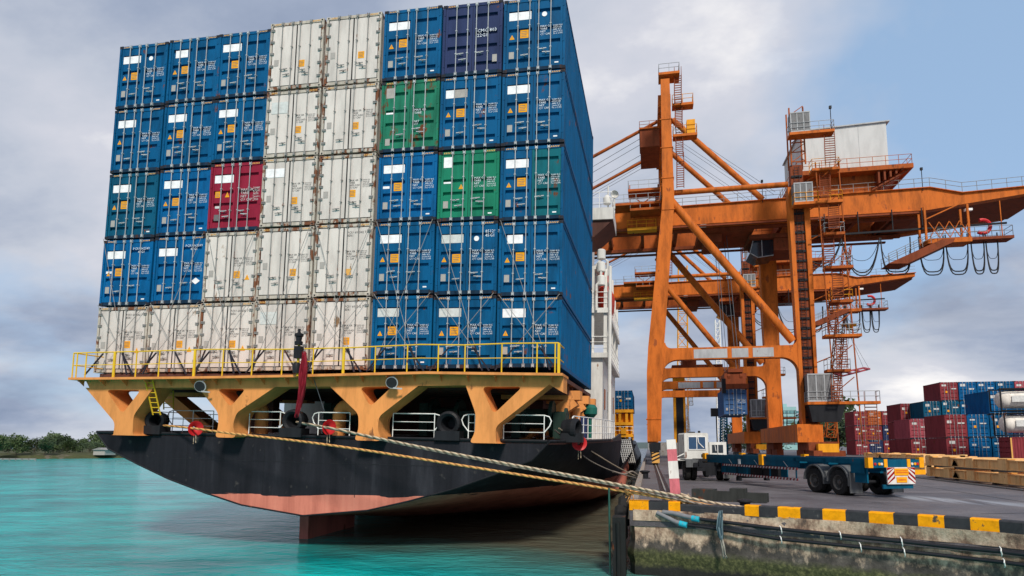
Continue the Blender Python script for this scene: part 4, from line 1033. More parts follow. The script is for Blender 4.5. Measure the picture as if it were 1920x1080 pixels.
# fender piles and hanging tyres at the quay corner
MT['fender'] = paint('wet black fender', (.02,.022,.022), .55, .3, .3, 2)
b = MB(); b.box(-1.12, -.74, 19.6, 20.4, -2.5, 1.75); b.smooth = True; b.tube([(-.95, 19.55, -.3), (-.95, 19.55, 1.6)], .06, 8)
tag(b.build('fender_pile', MT['fender'], loc=(-.9, 20, 0)), 'tall black rubber fender pile at the corner of the quay', 'fender')
MT['pileg'] = plain('green post', (.02,.09,.07), .6)
b = MB(); b.smooth = True; b.tube([(-1.22, 19.9, -2), (-1.22, 19.9, 2.6)], .03, 8)
tag(b.build('marker_post', MT['pileg'], loc=(-1.2, 20, 0)), 'thin dark green post standing in the water beside the fender', 'post')
fi = 0
for y, z in ((21.8, 1.35), (24.5, 1.45), (29, 1.3), (35, 1.4), (42, 1.4), (50, 1.4)):
    b = MB(); b.smooth = True; b.lathe((-.95, y, z), (-1, 0, 0), [(-.2,.28),(-.2,.5),(-.1,.58),(.1,.58),(.2,.5),(.2,.28),(-.2,.28)], 20)
    tag(b.build('tyre_fender', MT['tyre'], loc=(-.95, y, z)), f'old tyre hung on the quay side, {["first","second","third","fourth","fifth","last"][fi]} from the corner', 'tyre fender', 'tyres hung along the quay'); fi += 1
# ------------------------------------------------------------------ mooring gear on the quay
def bollard(p, label, h=.42, r=.17):
    b = MB(); b.smooth = True; b.lathe(p, (0,0,1), [(0,r*1.6),(.04,r*1.6),(.06,r),(h*.7,r),(h*.85,r*1.5),(h,r*1.45),(h+.03,r*.8),(h+.03,0)], 18); return tag(b.build('bollard', MT['black'], loc=p), label, 'bollard')
MT['mblock'] = paint('worn dark grey steel', (.045,.048,.045), .6, .35, .3, 2)
mg = thing('mooring_block', 'low dark steel mooring block of two joined boxes behind the kerb', 'mooring block', (2.4, 24, GZ))
mg.rotation_euler = (0, 0, 0)
A_ = EZ(1297, 938, GZ); B_ = EZ(1438, 944, GZ); dd = (B_-A_).normalized(); nn_ = Vector((-dd.y, dd.x, 0))
def obox(b, p, l, w, h, z0=0):
    q = [p, p+dd*l, p+dd*l+nn_*w, p+nn_*w]
    vs = [v+Vector((0,0,z0)) for v in q]+[v+Vector((0,0,z0+h)) for v in q]
    b.add(vs, [(0,3,2,1),(4,5,6,7),(0,1,5,4),(1,2,6,5),(2,3,7,6),(3,0,4,7)])
LT = (B_-A_).length
for f0, f1, h, w in ((0, .30, .40, .6), (.52, .72, .46, .5)):
    b = MB(); obox(b, A_+dd*LT*f0, LT*(f1-f0), w, h); b.build('block', MT['mblock'], mg)
b = MB(); obox(b, A_+dd*LT*.30, LT*.22, .12, .34, .02); obox(b, A_+dd*LT*.72, LT*.28, .12, .30, .02); obox(b, A_+dd*LT*.30+nn_*.35, LT*.70, .1, .30, .02); b.build('channel', MT['mblock'], mg)
BP = EZ(1393, 958, GZ); bollard(BP+Vector((.1, .25, 0)), 'short black bollard behind the kerb where the orange and pale ropes end', .3, .15)
BQ = EZ(1199, 897, GZ); bollard(Vector((-.25, BQ.y, GZ)), 'black bollard on the ship-side kerb holding the two thin grey ropes', .45, .2)
# ------------------------------------------------------------------ mooring lines
def rope_px(pts, z0, z1, r, mat, label, name='mooring_rope', lead=False):
    """px polyline with distance along the view going from z0 to z1"""
    out = []; n_ = len(pts)
    x0, x1 = pts[0][0], pts[-1][0]
    for k_, (x, y) in enumerate(pts):
        f = (x-x0)/(x1-x0); dz = 1/((1-f)/z0+f/z1)
        if lead: dz *= (1, .965, .945, .94, .94, .945, .955, .97, .98, .99, 1)[min(k_, 10)]
        d = ER[0]*(x-CX) - ER[1]*(y-CY) + ER[2]*FPX
        out.append(CAM+d*(dz/FPX))
    fine = []
    for i in range(n_-1):
        for k in range(6):
            u = k/6; p0 = out[max(i-1,0)]; p1 = out[i]; p2 = out[i+1]; p3 = out[min(i+2,n_-1)]
            fine.append(.5*((2*p1)+(p2-p0)*u+(2*p0-5*p1+4*p2-p3)*u*u+(3*p1-p0-3*p2+p3)*u**3))
    fine.append(out[-1])
    b = MB(); b.smooth = True; b.tube(fine, r, 9); o = b.build(name, mat, loc=out[0]); tag(o, label, 'mooring rope'); return o, out
def zdep(P): return (P-CAM).dot(ER[2])
za, zb_ = zdep(s2e(CH[0])), zdep(s2e(CH[1])); ze = zdep(BP)
rope_px([(300,797),(366,803.5),(430,812),(560,827),(680,843.5),(860,872),(1030,899),(1194,925),(1290,942),(1345,950),(1396,954)], za, ze, .042, MT['ropeo'], 'long orange-tan mooring rope from the port chock down to the quay bollard', lead=True)
rope_px([(556,791),(618,802),(670,813),(790,838),(940,867),(1060,889),(1172,910.5),(1270,929),(1345,944),(1394,951)], zb_, ze, .038, MT['ropew'], 'upper pale mooring rope from the middle chock to the quay bollard', lead=True)
rope_px([(558,793),(618,803.5),(680,817),(790,840.5),(940,870),(1060,892.5),(1172,914),(1262,934),(1345,951),(1398,956)], zb_, ze, .034, MT['roped'], 'lower dirty grey mooring rope doubled under the pale one', lead=True)
rope_px([(1180,922),(1215,924),(1262,937),(1300,942),(1350,952),(1391,957)], ze+1.6, ze-.05, .05, MT['ropeo'], 'frayed orange rope bundle wrapped round the mooring lines over the kerb')
for cx_, cy_, s_, mt, lab in ((1181,920,.13,'ropeo','orange rope knot at the corner of the kerb'), (1283,935,.15,'ropew','pale frayed rope knot over the yellow kerb block')):
    b = MB(); b.smooth = True; random.seed(int(cx_))
    d = ER[0]*(cx_-CX) - ER[1]*(cy_-CY) + ER[2]*FPX; c0 = CAM+d*((ze+.8)/FPX)
    for i in range(7):
        a = Vector((random.uniform(-1,1), random.uniform(-1,1), random.uniform(-1,1))).normalized(); u = a.orthogonal().normalized(); v = a.cross(u)
        b.tube([c0+(u*math.cos(q)+v*math.sin(q))*s_*(1+.25*math.sin(3*q)) for q in [R(40*k) for k in range(10)]], .028, 6)
    for i in range(5):
        e = c0+Vector((random.uniform(-.25,.25), random.uniform(-.1,.1), -random.uniform(.15,.45))); b.tube([c0, c0.lerp(e,.5)+Vector((.04,0,0)), e], .014, 5)
    tag(b.build('rope_knot', MT[mt], loc=c0), lab, 'rope knot')
zs1 = zdep(s2e((20.9, .6, -2.1))); zs2 = zdep(Vector((-.25, BQ.y, GZ)))
rope_px([(1048,803),(1088,832),(1120,853),(1160,877),(1192,893)], zs1, zs2, .03, MT['ropew'], 'upper thin grey rope from the side chock through the red rat guard')
rope_px([(1040,806),(1075,836),(1105,863),(1150,884),(1194,897)], zs1, zs2, .03, MT['roped'], 'lower thin grey rope sagging from the side chock to the kerb bollard')
rope_px([(1150,884),(1170,889),(1185,884),(1197,892)], zs2-3, zs2, .05, MT['roped'], 'tangled rope end lying over the kerb beside the ship')
gi = 0
for (x, y, z, tilt) in ((366,803,za*.955,0), (616,801,zb_*.96,0), (1086,831,zs1*1.03,1)):
    d = ER[0]*(x-CX) - ER[1]*(y-CY) + ER[2]*FPX; c0 = CAM+d*(z/FPX)
    nx = s2e((20.0, -16, -4)) - c0 if not tilt else Vector((.6,.7,-.25)); nx.normalize()
    ax = Vector((.86,-.5,-.1)).normalized() if not tilt else Vector((.25,-.95,.1)).normalized()
    root = thing('rat_guard', ['red cone rat guard on the orange mooring rope', 'red cone rat guard on the middle pale ropes', 'red cone rat guard on the side ropes near the quay'][gi], 'rat guard', c0, group='red rat guards on the mooring ropes')
    b = MB(); b.smooth = True; b.lathe(c0, ax, [(-.16,.05),(-.12,.10),(.02,.27),(.05,.29),(.05,.27),(-.06,.08)], 22)
    b.build('disc', MT['redg'], root)
    b = MB(); b.tube([c0+Vector((-.04,0,-.24)), c0+Vector((-.04,0,-.6))], .012, 5); b.tube([c0+Vector((.05,0,-.24)), c0+Vector((.06,0,-.56))], .012, 5); b.build('tie', MT['ropew'], root); gi += 1
# leaning barrier beam
bl = EZ(1266.5, 927, GZ); tp_ = EY(1258, 825, 26.9)
cuts = [0, .28, .60, .82, 1.0]
b = MB()
for i in range(4):
    b.mi = 0 if i % 2 == 0 else 1
    p0 = bl.lerp(tp_, cuts[i]); p1 = bl.lerp(tp_, cuts[i+1]); b.beam(p0, p1, .40-.03*cuts[i], .2, up=(0,1,0), w2=.40-.03*cuts[i+1])
tag(b.build('barrier_post', [MT['pink'], MT['cabw']], loc=bl), 'leaning red and white banded square post at the quay edge', 'barrier post')
# assorted gear on the ship-side kerb
b = MB(); b.smooth = True
for i in range(10):
    y = 30+i*1.1; b.lathe((-.75+.1*math.sin(i*3), y, GZ-.1+.1*math.cos(i*5)), (.2*math.sin(i),1,0.1), [(-.25,0),(-.2,.14),(.2,.16),(.25,0)], 10)
tag(b.build('chain_heap', MT['fender'], loc=(-.7, 30, GZ)), 'heap of black chain and rubber lying along the ship-side kerb', 'chain')
# ------------------------------------------------------------------ ship-to-shore crane
YN, YF = 69.0, 87.0
def stair(p, q, w=.8, side=(0,1,0), n=12):
    b = MB(); p = Vector(p); q = Vector(q); s = Vector(side)*w/2
    b.beam(p-s, q-s, .06, .22); b.beam(p+s, q+s, .06, .22)
    d = Vector((q.x-p.x, q.y-p.y, 0)).normalized()*.10
    for i in range(n):
        c0 = p.lerp(q, (i+.5)/n); b.add([c0-s-d, c0+s-d, c0+s+d, c0-s+d], [(0,1,2,3)]); b.add([c0-s-d+Vector((0,0,-.10)), c0+s-d+Vector((0,0,-.10)), c0+s-d, c0-s-d], [(0,1,2,3)])
    up = Vector((0,0,1.0))
    b.tube([p+s+up, q+s+up], .03, 5); b.tube([p-s+up, q-s+up], .03, 5)
    for i in range(4):
        c0 = p.lerp(q, i/3)
        for sg in (-1, 1): b.tube([c0+s*sg, c0+s*sg+up], .025, 4)
    return b
def railbox(b, x0, x1, y0, y1, z, h=1.0, n=4, sides='nsew', r=.03):
    pts = {'s': ((x0,y0),(x1,y0)), 'n': ((x0,y1),(x1,y1)), 'w': ((x0,y0),(x0,y1)), 'e': ((x1,y0),(x1,y1))}
    for sd_ in sides:
        (xa, ya), (xb, yb) = pts[sd_]; l_ = math.hypot(xb-xa, yb-ya); k = max(1, round(l_/1.3))
        for hh in (h, h*.5): b.tube([(xa,ya,z+hh), (xb,yb,z+hh)], r, 5, caps=False)
        for i in range(k+1):
            u = i/k; x = xa+(xb-xa)*u; y = ya+(yb-ya)*u; b.tube([(x,y,z), (x,y,z+h)], r, 5, caps=False)
def landing(cr, x0, x1, y0, y1, z, mat='orange', rmat='cryel', sides='sew', name='stair_landing'):
    b = MB(); b.box(x0, x1, y0, y1, z-.28, z); o = b.build(name, MT[mat], cr)
    b = MB(); railbox(b, x0+.04, x1-.04, y0+.04, y1-.04, z, sides=sides); b.build('landing_rail', MT[rmat], o); return o
def hbar(a, c0, n, r, y):
    pass
cr = thing('gantry_crane', 'near, larger orange gantry crane with its boom over the container ship', 'crane', (.6, 69, GZ), group='orange gantry cranes')
# legs
for Y in (YN, YF):
    b = MB()
    sec = [(4.3, -.12, 1.30), (11.5, -.02, 1.60), (14.3, .18, 1.85), (29.2, 1.93, 3.25), (31.0, 2.10, 3.35), (44.6, 2.22, 3.18)]
    vs = []
    for z, x0, x1 in sec: vs += [(x0,Y-.6,z),(x1,Y-.6,z),(x1,Y+.6,z),(x0,Y+.6,z)]
    b.add(vs, [(4*i+k, 4*i+(k+1)%4, 4*i+4+(k+1)%4, 4*i+4+k) for i in range(len(sec)-1) for k in range(4)]+[(0,3,2,1), tuple(4*(len(sec)-1)+k for k in range(4))])
    for z in (29.4, 33, 36.5, 39.8): b.box(2.0, 3.38, Y-.66, Y+.66, z, z+.09)
    b.box(-.2, 1.4, Y-.66, Y+.66, 6.6, 6.7)
    b.build('waterside_leg', MT['orange'], cr)
    b = MB()
    for x0, x1, ya, yb_ in ((15.05, 15.5, Y-.6, Y+.6), (16.55, 17.15, Y-.6, Y+.6)):
        vs = [(x0+.25,ya,6),(x1+.15-.1*(x0>16)-.2*(x0>16),ya,6),(x1+.15-.3*(x0>16),yb_,6),(x0+.25,yb_,6),(x0,ya,31),(x1,ya,31),(x1,yb_,31),(x0,yb_,31)]
        b.add(vs, [(0,3,2,1),(4,5,6,7),(0,1,5,4),(1,2,6,5),(2,3,7,6),(3,0,4,7)])
    b.build('landside_leg', MT['orange'], cr)
    if Y == YF:
        b = MB(); b.box(15.45, 16.75, Y-.58, Y+.45, 6, 31); b.build('leg_web', MT['orange'], cr)
    else:
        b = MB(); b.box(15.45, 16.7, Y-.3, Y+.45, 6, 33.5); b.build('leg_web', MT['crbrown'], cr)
    b = MB()
    for i in range(26): b.box(15.52, 16.6, Y-.42, Y-.305, 6.6+i*1.02, 6.6+i*1.02+.22)
    for i in range(90): b.box(15.8, 16.3, Y-.52, Y-.49, 6.4+i*.3, 6.4+i*.3+.04)
    b.box(15.8, 15.84, Y-.53, Y-.48, 6.2, 33.3); b.box(16.26, 16.3, Y-.53, Y-.48, 6.2, 33.3)
    if Y == YN: b.build('leg_ladder', MT['black'], cr)
    # portal beam with haunches
    arc = lambda cx_, cz_, r, a0, a1, n=7: [(cx_+r*math.cos(R(a0+(a1-a0)*i/n)), cz_+r*math.sin(R(a0+(a1-a0)*i/n))) for i in range(n+1)]
    lower = arc(3.2, 11.35, 1.55, 180, 90) + arc(13.7, 11.35, 1.55, 90, 0)
    upper = arc(14.6, 14.75, .6, 0, -90) + arc(2.6, 14.75, .6, -90, -180)
    b = MB(); b.prism([lower + [(15.3, 11.3), (15.25, 14.75)] + upper + [(1.0, 14.8), (1.0, 11.3)]], Y-.55, Y+.55)
    pb = b.build('portal_beam', MT['orange'], cr)
    for x0, x1 in ((4.9, 8.3), (8.75, 10.4), (10.85, 12.9)) if Y == YN else ():
        b = MB(); b.box(x0, x1, Y-.58, Y-.551, 13.0, 13.95); b.build('name_panel', MT['grey'], pb)
    # tubes
    b = MB(); b.smooth = True; b.tube([(3.2, Y, 31.5), (15.2, Y, 31.55)], .30, 14); b.build('tie_tube', MT['orange'], cr)
    b = MB(); b.smooth = True; b.tube([(3.0, Y, 30.6), (14.95, Y, 14.6)], .44, 16); b.build('diagonal_brace', MT['orange'], cr)
    b = MB(); b.box(2.4, 3.3, Y-.5, Y+.5, 29.6, 31.4); b.build('gusset', MT['orange'], cr)
# A-frame cross beam, back stays and fore stays
b = MB(); b.box(1.9, 3.3, YN+.6, YF-.6, 42.0, 43.4); b.box(2.0, 3.2, YN+.6, YF-.6, 31.6, 32.6); b.build('cross_beam', MT['orange'], cr)
for Y, top, end in ((74.6, (4.6,41.9), (13.6,32.2)), (83.4, (4.7,41.9), (13.9,32.2))):
    b = MB(); b.smooth = True; b.tube([(top[0]-.9, Y, top[1]+1.0), (end[0], Y, end[1])], .34, 14); b.build('back_stay', MT['orange'], cr)
    b = MB(); b.smooth = True; b.tube([(2.2, Y, 43.0), (-24, Y, 26.6+1.8+2)], .2, 10); b.build('fore_stay', MT['orange2'], cr)
b = MB(); b.smooth = True
for k, (Y, dz) in enumerate(((75.4, -.2), (76.2, -.6), (78.5, -.9), (79.4, -1.2), (81.5, -1.4), (82.4, -.5))):
    b.tube([(1.9, Y, 42.6+dz), (-22, Y, 29.8+dz*.6)], .028, 5)
    b.tube([(3.4, Y, 43.1), (15.2, Y, 33.3)], .022, 5)
b.build('hoist_ropes', MT['wire'], cr)
b = MB(); b.box(-.2, 2.1, 74.2, 80.5, 39.6, 41.8); b.build('sheave_house', MT['crbrown'], cr)
b = MB(); b.box(-.3, 2.2, 74.0, 80.7, 41.8, 42.0); railbox(b, -.25, 2.1, 74.1, 80.6, 42.0, .8, sides='sw'); b.build('sheave_roof', MT['orange2'], cr)
# apex stair tower
landing(cr, 2.0, 4.3, YN-.8, YN+1.2, 45.3, sides='snew', rmat='grey', name='apex_platform')
zz0 = 31.7; lev = [31.7, 35.2, 38.6, 41.4, 45.3]
for i, (za_, zb1) in enumerate(zip(lev, lev[1:])):
    x0, x1 = (3.55, 4.7) if i % 2 == 0 else (4.7, 3.55)
    x0 = x1 = 4.0
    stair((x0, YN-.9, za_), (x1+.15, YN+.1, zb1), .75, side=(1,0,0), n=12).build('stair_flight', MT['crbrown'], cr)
landing(cr, 3.4, 6.0, YN-.6, YN+.6, 38.0, rmat='cryel'); landing(cr, 3.4, 5.7, YN-.6, YN+.6, 41.6)
b = MB(); b.box(4.9, 5.8, YN-.5, YN+.4, 38.0, 39.6); b.build('control_box', MT['cryel'], cr)
# scaffold platforms waterside of the leg
for x0, x1, z in ((-1.7, 1.9, 33.2), (-1.5, 1.9, 30.9), (-3.6, 2.0, 31.6)): landing(cr, x0, x1, 71.2, 73.6, z, mat='orange2', rmat='grey', sides='swe')
b = MB(); b.beam((-1.6,72,33),(.8,72,30.9),.1); b.beam((1.8,72,33),(-1.2,72,30.9),.1); b.beam((-1.5,72,30.9),(-1.5,72,34),.1); b.build('brace', MT['orange2'], cr)
b = MB(); b.box(-1.9, 1.5, 73.0, 74.2, 28.9, 29.2); railbox(b, -1.9, 1.4, 73.0, 74.2, 29.2, .9, sides='sw'); b.build('service_basket', MT['cryel'], cr)
# twin box girders
def girder(Y, d):
    zt0, zb0 = 31.95, 29.75
    prof = [(-27, zb0+.2), (-27, zt0-.3), (31.2, zt0+.3), (34.4, zt0-.55), (43.2, zt0-.2), (43.2, zt0-.75), (31.0, zb0)]
    b = MB(); b.prism([prof], Y-.55, Y+.55)
    b.box(-27, 30.8, Y-.75, Y+.75, zb0-.08, zb0+.02); b.prism([[(-27, zt0-.3), (-27, zt0-.22), (31.2, zt0+.38), (34.4, zt0-.47), (43.3, zt0-.12), (43.3, zt0-.2), (34.4, zt0-.55), (31.2, zt0+.3)]], Y-.8, Y+.8)
    return b
girder(75.2, 1).build('boom_girder', MT['orange'], cr); girder(84.0, 1).build('boom_girder', MT['orange2'], cr)
b = MB(); b.box(-26, 30, 74.2, 74.5, 29.3, 29.5); b.box(-26, 30, 84.8, 85.2, 29.3, 29.5); b.box(-26, 31, 76.0, 76.4, 29.3, 29.7); b.box(-26, 31, 82.8, 83.2, 29.3, 29.7)
for i in range(14): b.box(-25+4.1*i, -24.6+4.1*i, 75.8, 83.4, 29.9, 30.9)
b.build('trolley_runway', MT['crbrown'], cr)
b = MB(); b.prism([[(28, 31.2), (43.2, 31.3), (43.2, 31.0), (34, 30.4), (31, 29.9), (28, 29.9)]], 75.8, 83.4); b.build('rear_tray', MT['crbrown'], cr)
b = MB()
for Y in (74.45, 84.75):
    pts_ = [(-26, 31.7), (3, 31.9), (31.2, 32.3), (34.4, 31.5), (43.2, 31.8)]
    for (xa, za_), (xb, zb1) in zip(pts_, pts_[1:]):
        k = max(1, round((xb-xa)/1.6))
        for hh in (1.05, .55): b.tube([(xa,Y,za_+hh), (xb,Y,zb1+hh)], .03, 5, caps=False)
        for i in range(k):
            x = xa+(xb-xa)*i/k; z = za_+(zb1-za_)*i/k; b.tube([(x,Y,z), (x,Y,z+1.05)], .03, 4, caps=False)
b.build('girder_railing', MT['rodgrey'], cr)
b = MB(); b.box(37, 38.5, 76, 80, 31.5, 32.1); b.box(40, 40.8, 77, 79, 31.5, 32.5); b.box(35, 36.5, 78, 82, 31.4, 31.9); b.build('rope_anchor_gear', MT['orange2'], cr)
# machinery house
mh = MB(); mh.prism([[(18.2, 34.9), (27.4, 34.9), (27.4, 40.5), (18.2, 40.2)]], 75.0, 84.0); ho = mh.build('machinery_house', MT['housew'], cr)
b = MB(); b.prism([[(18.0, 40.2), (27.75, 40.52), (27.75, 40.66), (18.0, 40.34)]], 74.8, 84.2); b.build('roof', MT['grey'], ho)
b = MB(); 
for x in (21.3, 24.4): b.box(x, x+.03, 74.985, 75.001, 35, 40.2)
b.build('panel_joint', MT['grey'], ho)
b = MB(); b.box(17.2, 29.4, 73.6, 85.4, 34.35, 34.85)
b.prism([[(18.0, 34.35), (28.9, 34.35), (25.5, 32.2), (18.0, 32.2)]], 75.0, 84.0)
hd = b.build('machinery_deck', MT['orange2'], cr)
b = MB(); railbox(b, 17.3, 29.3, 73.7, 85.3, 34.85, 1.1, sides='snew'); b.build('deck_railing', MT['orange'], hd)
b = MB()
for i in range(5): b.box(25.8+.6*i, 26.0+.6*i, 73.8, 85.2, 32.9+.32*i, 34.34)
b.beam((25.2,74.2,32.3),(29.2,74.2,34.4),.15); b.build('deck_bracket', MT['crbrown'], cr)
for x in (18.4, 22, 26):
    for Y in (75.2, 84.0):
        b = MB(); b.box(x, x+.35, Y-.3, Y+.3, 31.9, 34.4); b.build('deck_post', MT['crbrown'], cr)
# landside tower: upright above the leg, boxes and zig-zag stair
b = MB()
for x, y in ((15.6,68.6),(17.0,68.6),(15.6,70.0),(17.0,70.0)): b.box(x-.07, x+.07, y-.07, y+.07, 33.5, 39.9)
for i in range(6):
    z = 33.8+i*1.05; b.beam((15.6,68.6,z),(17.0,68.6,z+.95),.07); b.box(15.6,17.0,68.55,68.65,z,z+.08); b.beam((17.0,68.6,z),(17.0,70,z+.95),.06)
b.build('lattice_mast', MT['orange2'], cr)
LS = [(15.2,19.6,36.4,'orange','grey'), (17.2,19.9,32.3,'orange','cryel'), (15.3,20.0,28.8,'orange','cryel'), (18.0,20.0,25.4,'orange2','grey'), (18.0,20.6,21.9,'orange2','grey'), (18.4,20.4,18.4,'orange2','cryel'), (17.6,21.0,14.9,'orange','grey'), (17.6,19.8,11.4,'orange2','grey'), (15.6,22.3,8.2,'orange','grey')]
for x0, x1, z, m1, m2 in LS: landing(cr, x0, x1, YN-2.0, YN-.7, z, mat=m1, rmat=m2, sides='sew')
for i, (a, c0) in enumerate(zip(LS, LS[1:])):
    xs_ = 19.0 if i % 2 == 0 else 18.35
    stair((xs_-.25, YN-2.9, c0[2]), (xs_+.35, YN-1.0, a[2]), 1.0, side=(1,0,0), n=13).build('stair_flight', MT['crbrown'], cr)
stair((21.0, YN-3.0, 4.0), (21.7, YN-1.0, 8.2), 1.1, side=(1,0,0), n=12).build('stair_flight', MT['crbrown'], cr)
b = MB(); b.smooth = True
for x, y in ((18.0,67.2),(20.2,67.2)):
    b.tube([(x+.3,y,4),(x-.1,y,20),(x-.4,y,33)], .07, 6)
for i in range(8):
    z = 9+3.2*i; b.tube([(18.2,67.2,z),(20.1,67.2,z+1.6)], .05, 5); b.tube([(16.9,68,z),(18.4,67.4,z+.6)], .06, 5)
b.build('stair_frame', MT['orange2'], cr)
for x0, x1, z0, z1, mt in ((15.35,17.3,36.4,38.6,'grey'), (15.35,17.2,28.8,30.9,'grey'), (15.7,18.1,8.2,11.0,'grey')):
    b = MB(); b.box(x0, x1, YN-1.9, YN-.75, z0, z1); bx_ = b.build('lift_cabin', MT['cabing'], cr)
    b = MB()
    for i in range(4): b.box(x0+.05+(x1-x0-.1)*i/3-.05, x0+.05+(x1-x0-.1)*i/3+.05, YN-1.93, YN-1.9, z0+.2, z1-.15)
    b.box(x0, x1, YN-1.94, YN-1.9, z0, z0+.15); b.box(x0, x1, YN-1.94, YN-1.9, z1-.12, z1)
    b.build('cabin_mullions', MT['grey'], bx_)
b = MB(); b.prism([[(15.7, 8.0), (19.2, 8.0), (18.6, 6.2), (16.0, 6.2)]], YN-1.9, YN-.7); b.build('cabin_base', MT['black'], cr)
# sill beams, bogies
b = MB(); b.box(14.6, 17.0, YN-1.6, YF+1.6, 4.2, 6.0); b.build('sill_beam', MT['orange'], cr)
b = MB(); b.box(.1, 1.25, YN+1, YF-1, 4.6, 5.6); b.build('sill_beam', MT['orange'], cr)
for X, ys in ((.66, (YN, YF)), (15.95, (YN, YF))):
    for Y in ys:
        b = MB(); b.box(X-.55, X+.55, Y-2.4, Y+2.4, 3.4, 4.2); b.box(X-.4, X+.4, Y-3.6, Y-.3, 2.7, 3.4); b.box(X-.4, X+.4, Y+.3, Y+3.6, 2.7, 3.4); bo = b.build('bogie', MT['black'] if X < 2 else MT['crbrown'], cr)
        b = MB(); b.smooth = True
        for q in (-3.1, -2.2, -1.3, -.6, .6, 1.3, 2.2, 3.1): b.lathe((X-.25, Y+q, 2.33), (1,0,0), [(0,0),(0,.33),(.5,.33),(.5,0)], 14)
        b.build('wheels', MT['black'], bo)
mb0 = EY(1535, 848, YN-3.2); mb1 = EY(1573, 832, YN-3.2)
b = MB(); b.box(mb0.x, mb1.x, YN-3.2, YN-2.0, mb0.z, mb1.z); b.build('motor_box', MT['cryel'], cr)
b = MB(); b.box(.3, 1.05, YN-3.72, YN-3.64, 2.15, 3.2); o_ = b.build('warning_board', MT['haz'], cr)
b = MB()
for i in range(3): b.add([(.3, YN-3.73, 2.25+i*.36), (1.05, YN-3.73, 2.25+i*.36+.35), (1.05, YN-3.73, 2.25+i*.36+.52 if i < 2 else 3.2), (.3, YN-3.73, 2.25+i*.36+.17)], [(0,1,2,3)])
b.build('stripes', MT['black'], o_)
# trolley and operator cab
tr = MB(); tr.box(6.5, 12.8, 76.2, 83, 29.2, 30.0); tr.box(7.2, 9.2, 77, 82, 28.2, 29.2); tr.build('trolley', MT['crbrown'], cr)
b = MB(); b.box(12.4, 19.0, 77.2, 82.2, 28.4, 28.9); b.box(15.2, 18.9, 77.5, 81.9, 26.9, 28.4); railbox(b, 12.6, 18.9, 77.3, 82.1, 28.9, .9, sides='s'); b.build('cab_frame', MT['crbrown'], cr)
b = MB(); b.prism([[(12.9, 28.4), (15.2, 28.4), (15.2, 26.5), (13.4, 26.3), (12.5, 26.9)]], 78.0, 81.6); cb = b.build('operator_cab', MT['darkglass'], cr)
b = MB(); b.beam((12.5,77.98,26.9),(12.9,77.98,28.4),.09); b.beam((13.4,77.98,26.3),(12.5,77.98,26.9),.09); b.beam((13.9,77.98,26.4),(13.9,77.98,28.4),.09); b.beam((13.4,77.98,26.3),(15.2,77.98,26.5),.09); b.build('cab_window_frame', MT['grey'], cb)
# cable festoon and its bar
b = MB(); b.beam((17.3,74.0,27.25),(38.2,74.0,27.55),.16,.2)
for x in (20, 23.5, 27, 30): b.box(x-.05, x+.05, 73.95, 74.05, 27.4, 29.8)
b.build('festoon_bar', MT['black'], cr)
px_l = [(1498,1577,453,500),(1577,1649,448,517),(1651,1706,446,516),(1722,1768,444,516),(1772,1813,440,515),(1819,1843,438,514),(1847,1869,438,513)]
for k, (xa, xb, yt, yb1) in enumerate(px_l):
    for d_, sh in ((0, 0), (.5, 6), (1.0, 28)):
        A1 = EY(xa, yt, 74.0+d_); B1 = EY(xb, yt-2, 74.0+d_); Bm = EY((xa+xb)/2, yb1-sh, 74.0+d_); drop = (A1.z+B1.z)/2-Bm.z; pts_ = []
        for i in range(15):
            u = i/14; w = 1-abs(2*u-1)**2.6; sx_ = A1.x+(B1.x-A1.x)*(u if xb-xa > 60 else .5-.5*math.copysign(abs(math.cos(math.pi*u))**.7, math.cos(math.pi*u)))
            pts_.append((sx_, 74.0+d_, A1.z+(B1.z-A1.z)*u-drop*w))
        b = MB(); b.smooth = True; b.tube(pts_, .07 if d_ < .9 else .03, 6); b.build('festoon_loop', MT['cable'], cr)
# suspended service gangway under the rear end
b = MB(); b.box(32.0, 39.3, 73.2, 74.8, 26.2, 26.5); b.prism([[(26.7, 23.9), (32.2, 26.3), (33.4, 26.3), (33.2, 25.9), (28.6, 23.8)]], 72.6, 75.0)
sg = b.build('service_gangway', MT['crbrown'], cr)
b = MB(); railbox(b, 32.0, 39.2, 73.2, 74.8, 26.5, 1.1, sides='sne'); 
for yy in (72.7, 74.9):
    b.tube([(26.8,yy,25.0),(32.0,yy,27.4)], .03, 5); b.tube([(26.8,yy,24.5),(32.0,yy,26.9)], .03, 5)
    for i in range(7): b.tube([(26.8+.86*i,yy,23.95+.4*i),(26.8+.86*i,yy,25.0+.4*i)], .03, 4)
b.build('gangway_rail', MT['rodgrey'], sg)
b = MB()
for x in (30.9, 35.1): b.beam((x,73.3,26.3),(x,73.3,30.2),.2); b.beam((x,74.9,26.3),(x,74.9,30.2),.2)
b.beam((31.0,73.3,28.8),(34.6,73.3,30.4),.12); b.box(30.9, 35.2, 73.0, 75.0, 26.0, 26.5); b.beam((38.6,74,26.5),(38.6,74,30.6),.08)
for i in range(4): b.beam((31.2+i,73.2,26.6),(32.2+i,73.2,28.4),.07); b.beam((32.2+i,73.2,26.6),(31.2+i,73.2,28.4),.07)
b.build('gangway_hanger', MT['orange'], cr)
b = MB(); b.smooth = True; b.tube([(37.0+.75*math.cos(R(a)), 74.5, 28.0+.75*math.sin(R(a))) for a in range(-130, 120, 20)], .2, 8); b.build('end_hook', MT['redg'], cr)
for o_ in [x for x in COL.objects if x.parent == cr and x.name.split('.')[0] in ('service_gangway', 'gangway_hanger', 'end_hook')]: o_.location.z -= .55; o_.location.x -= .9
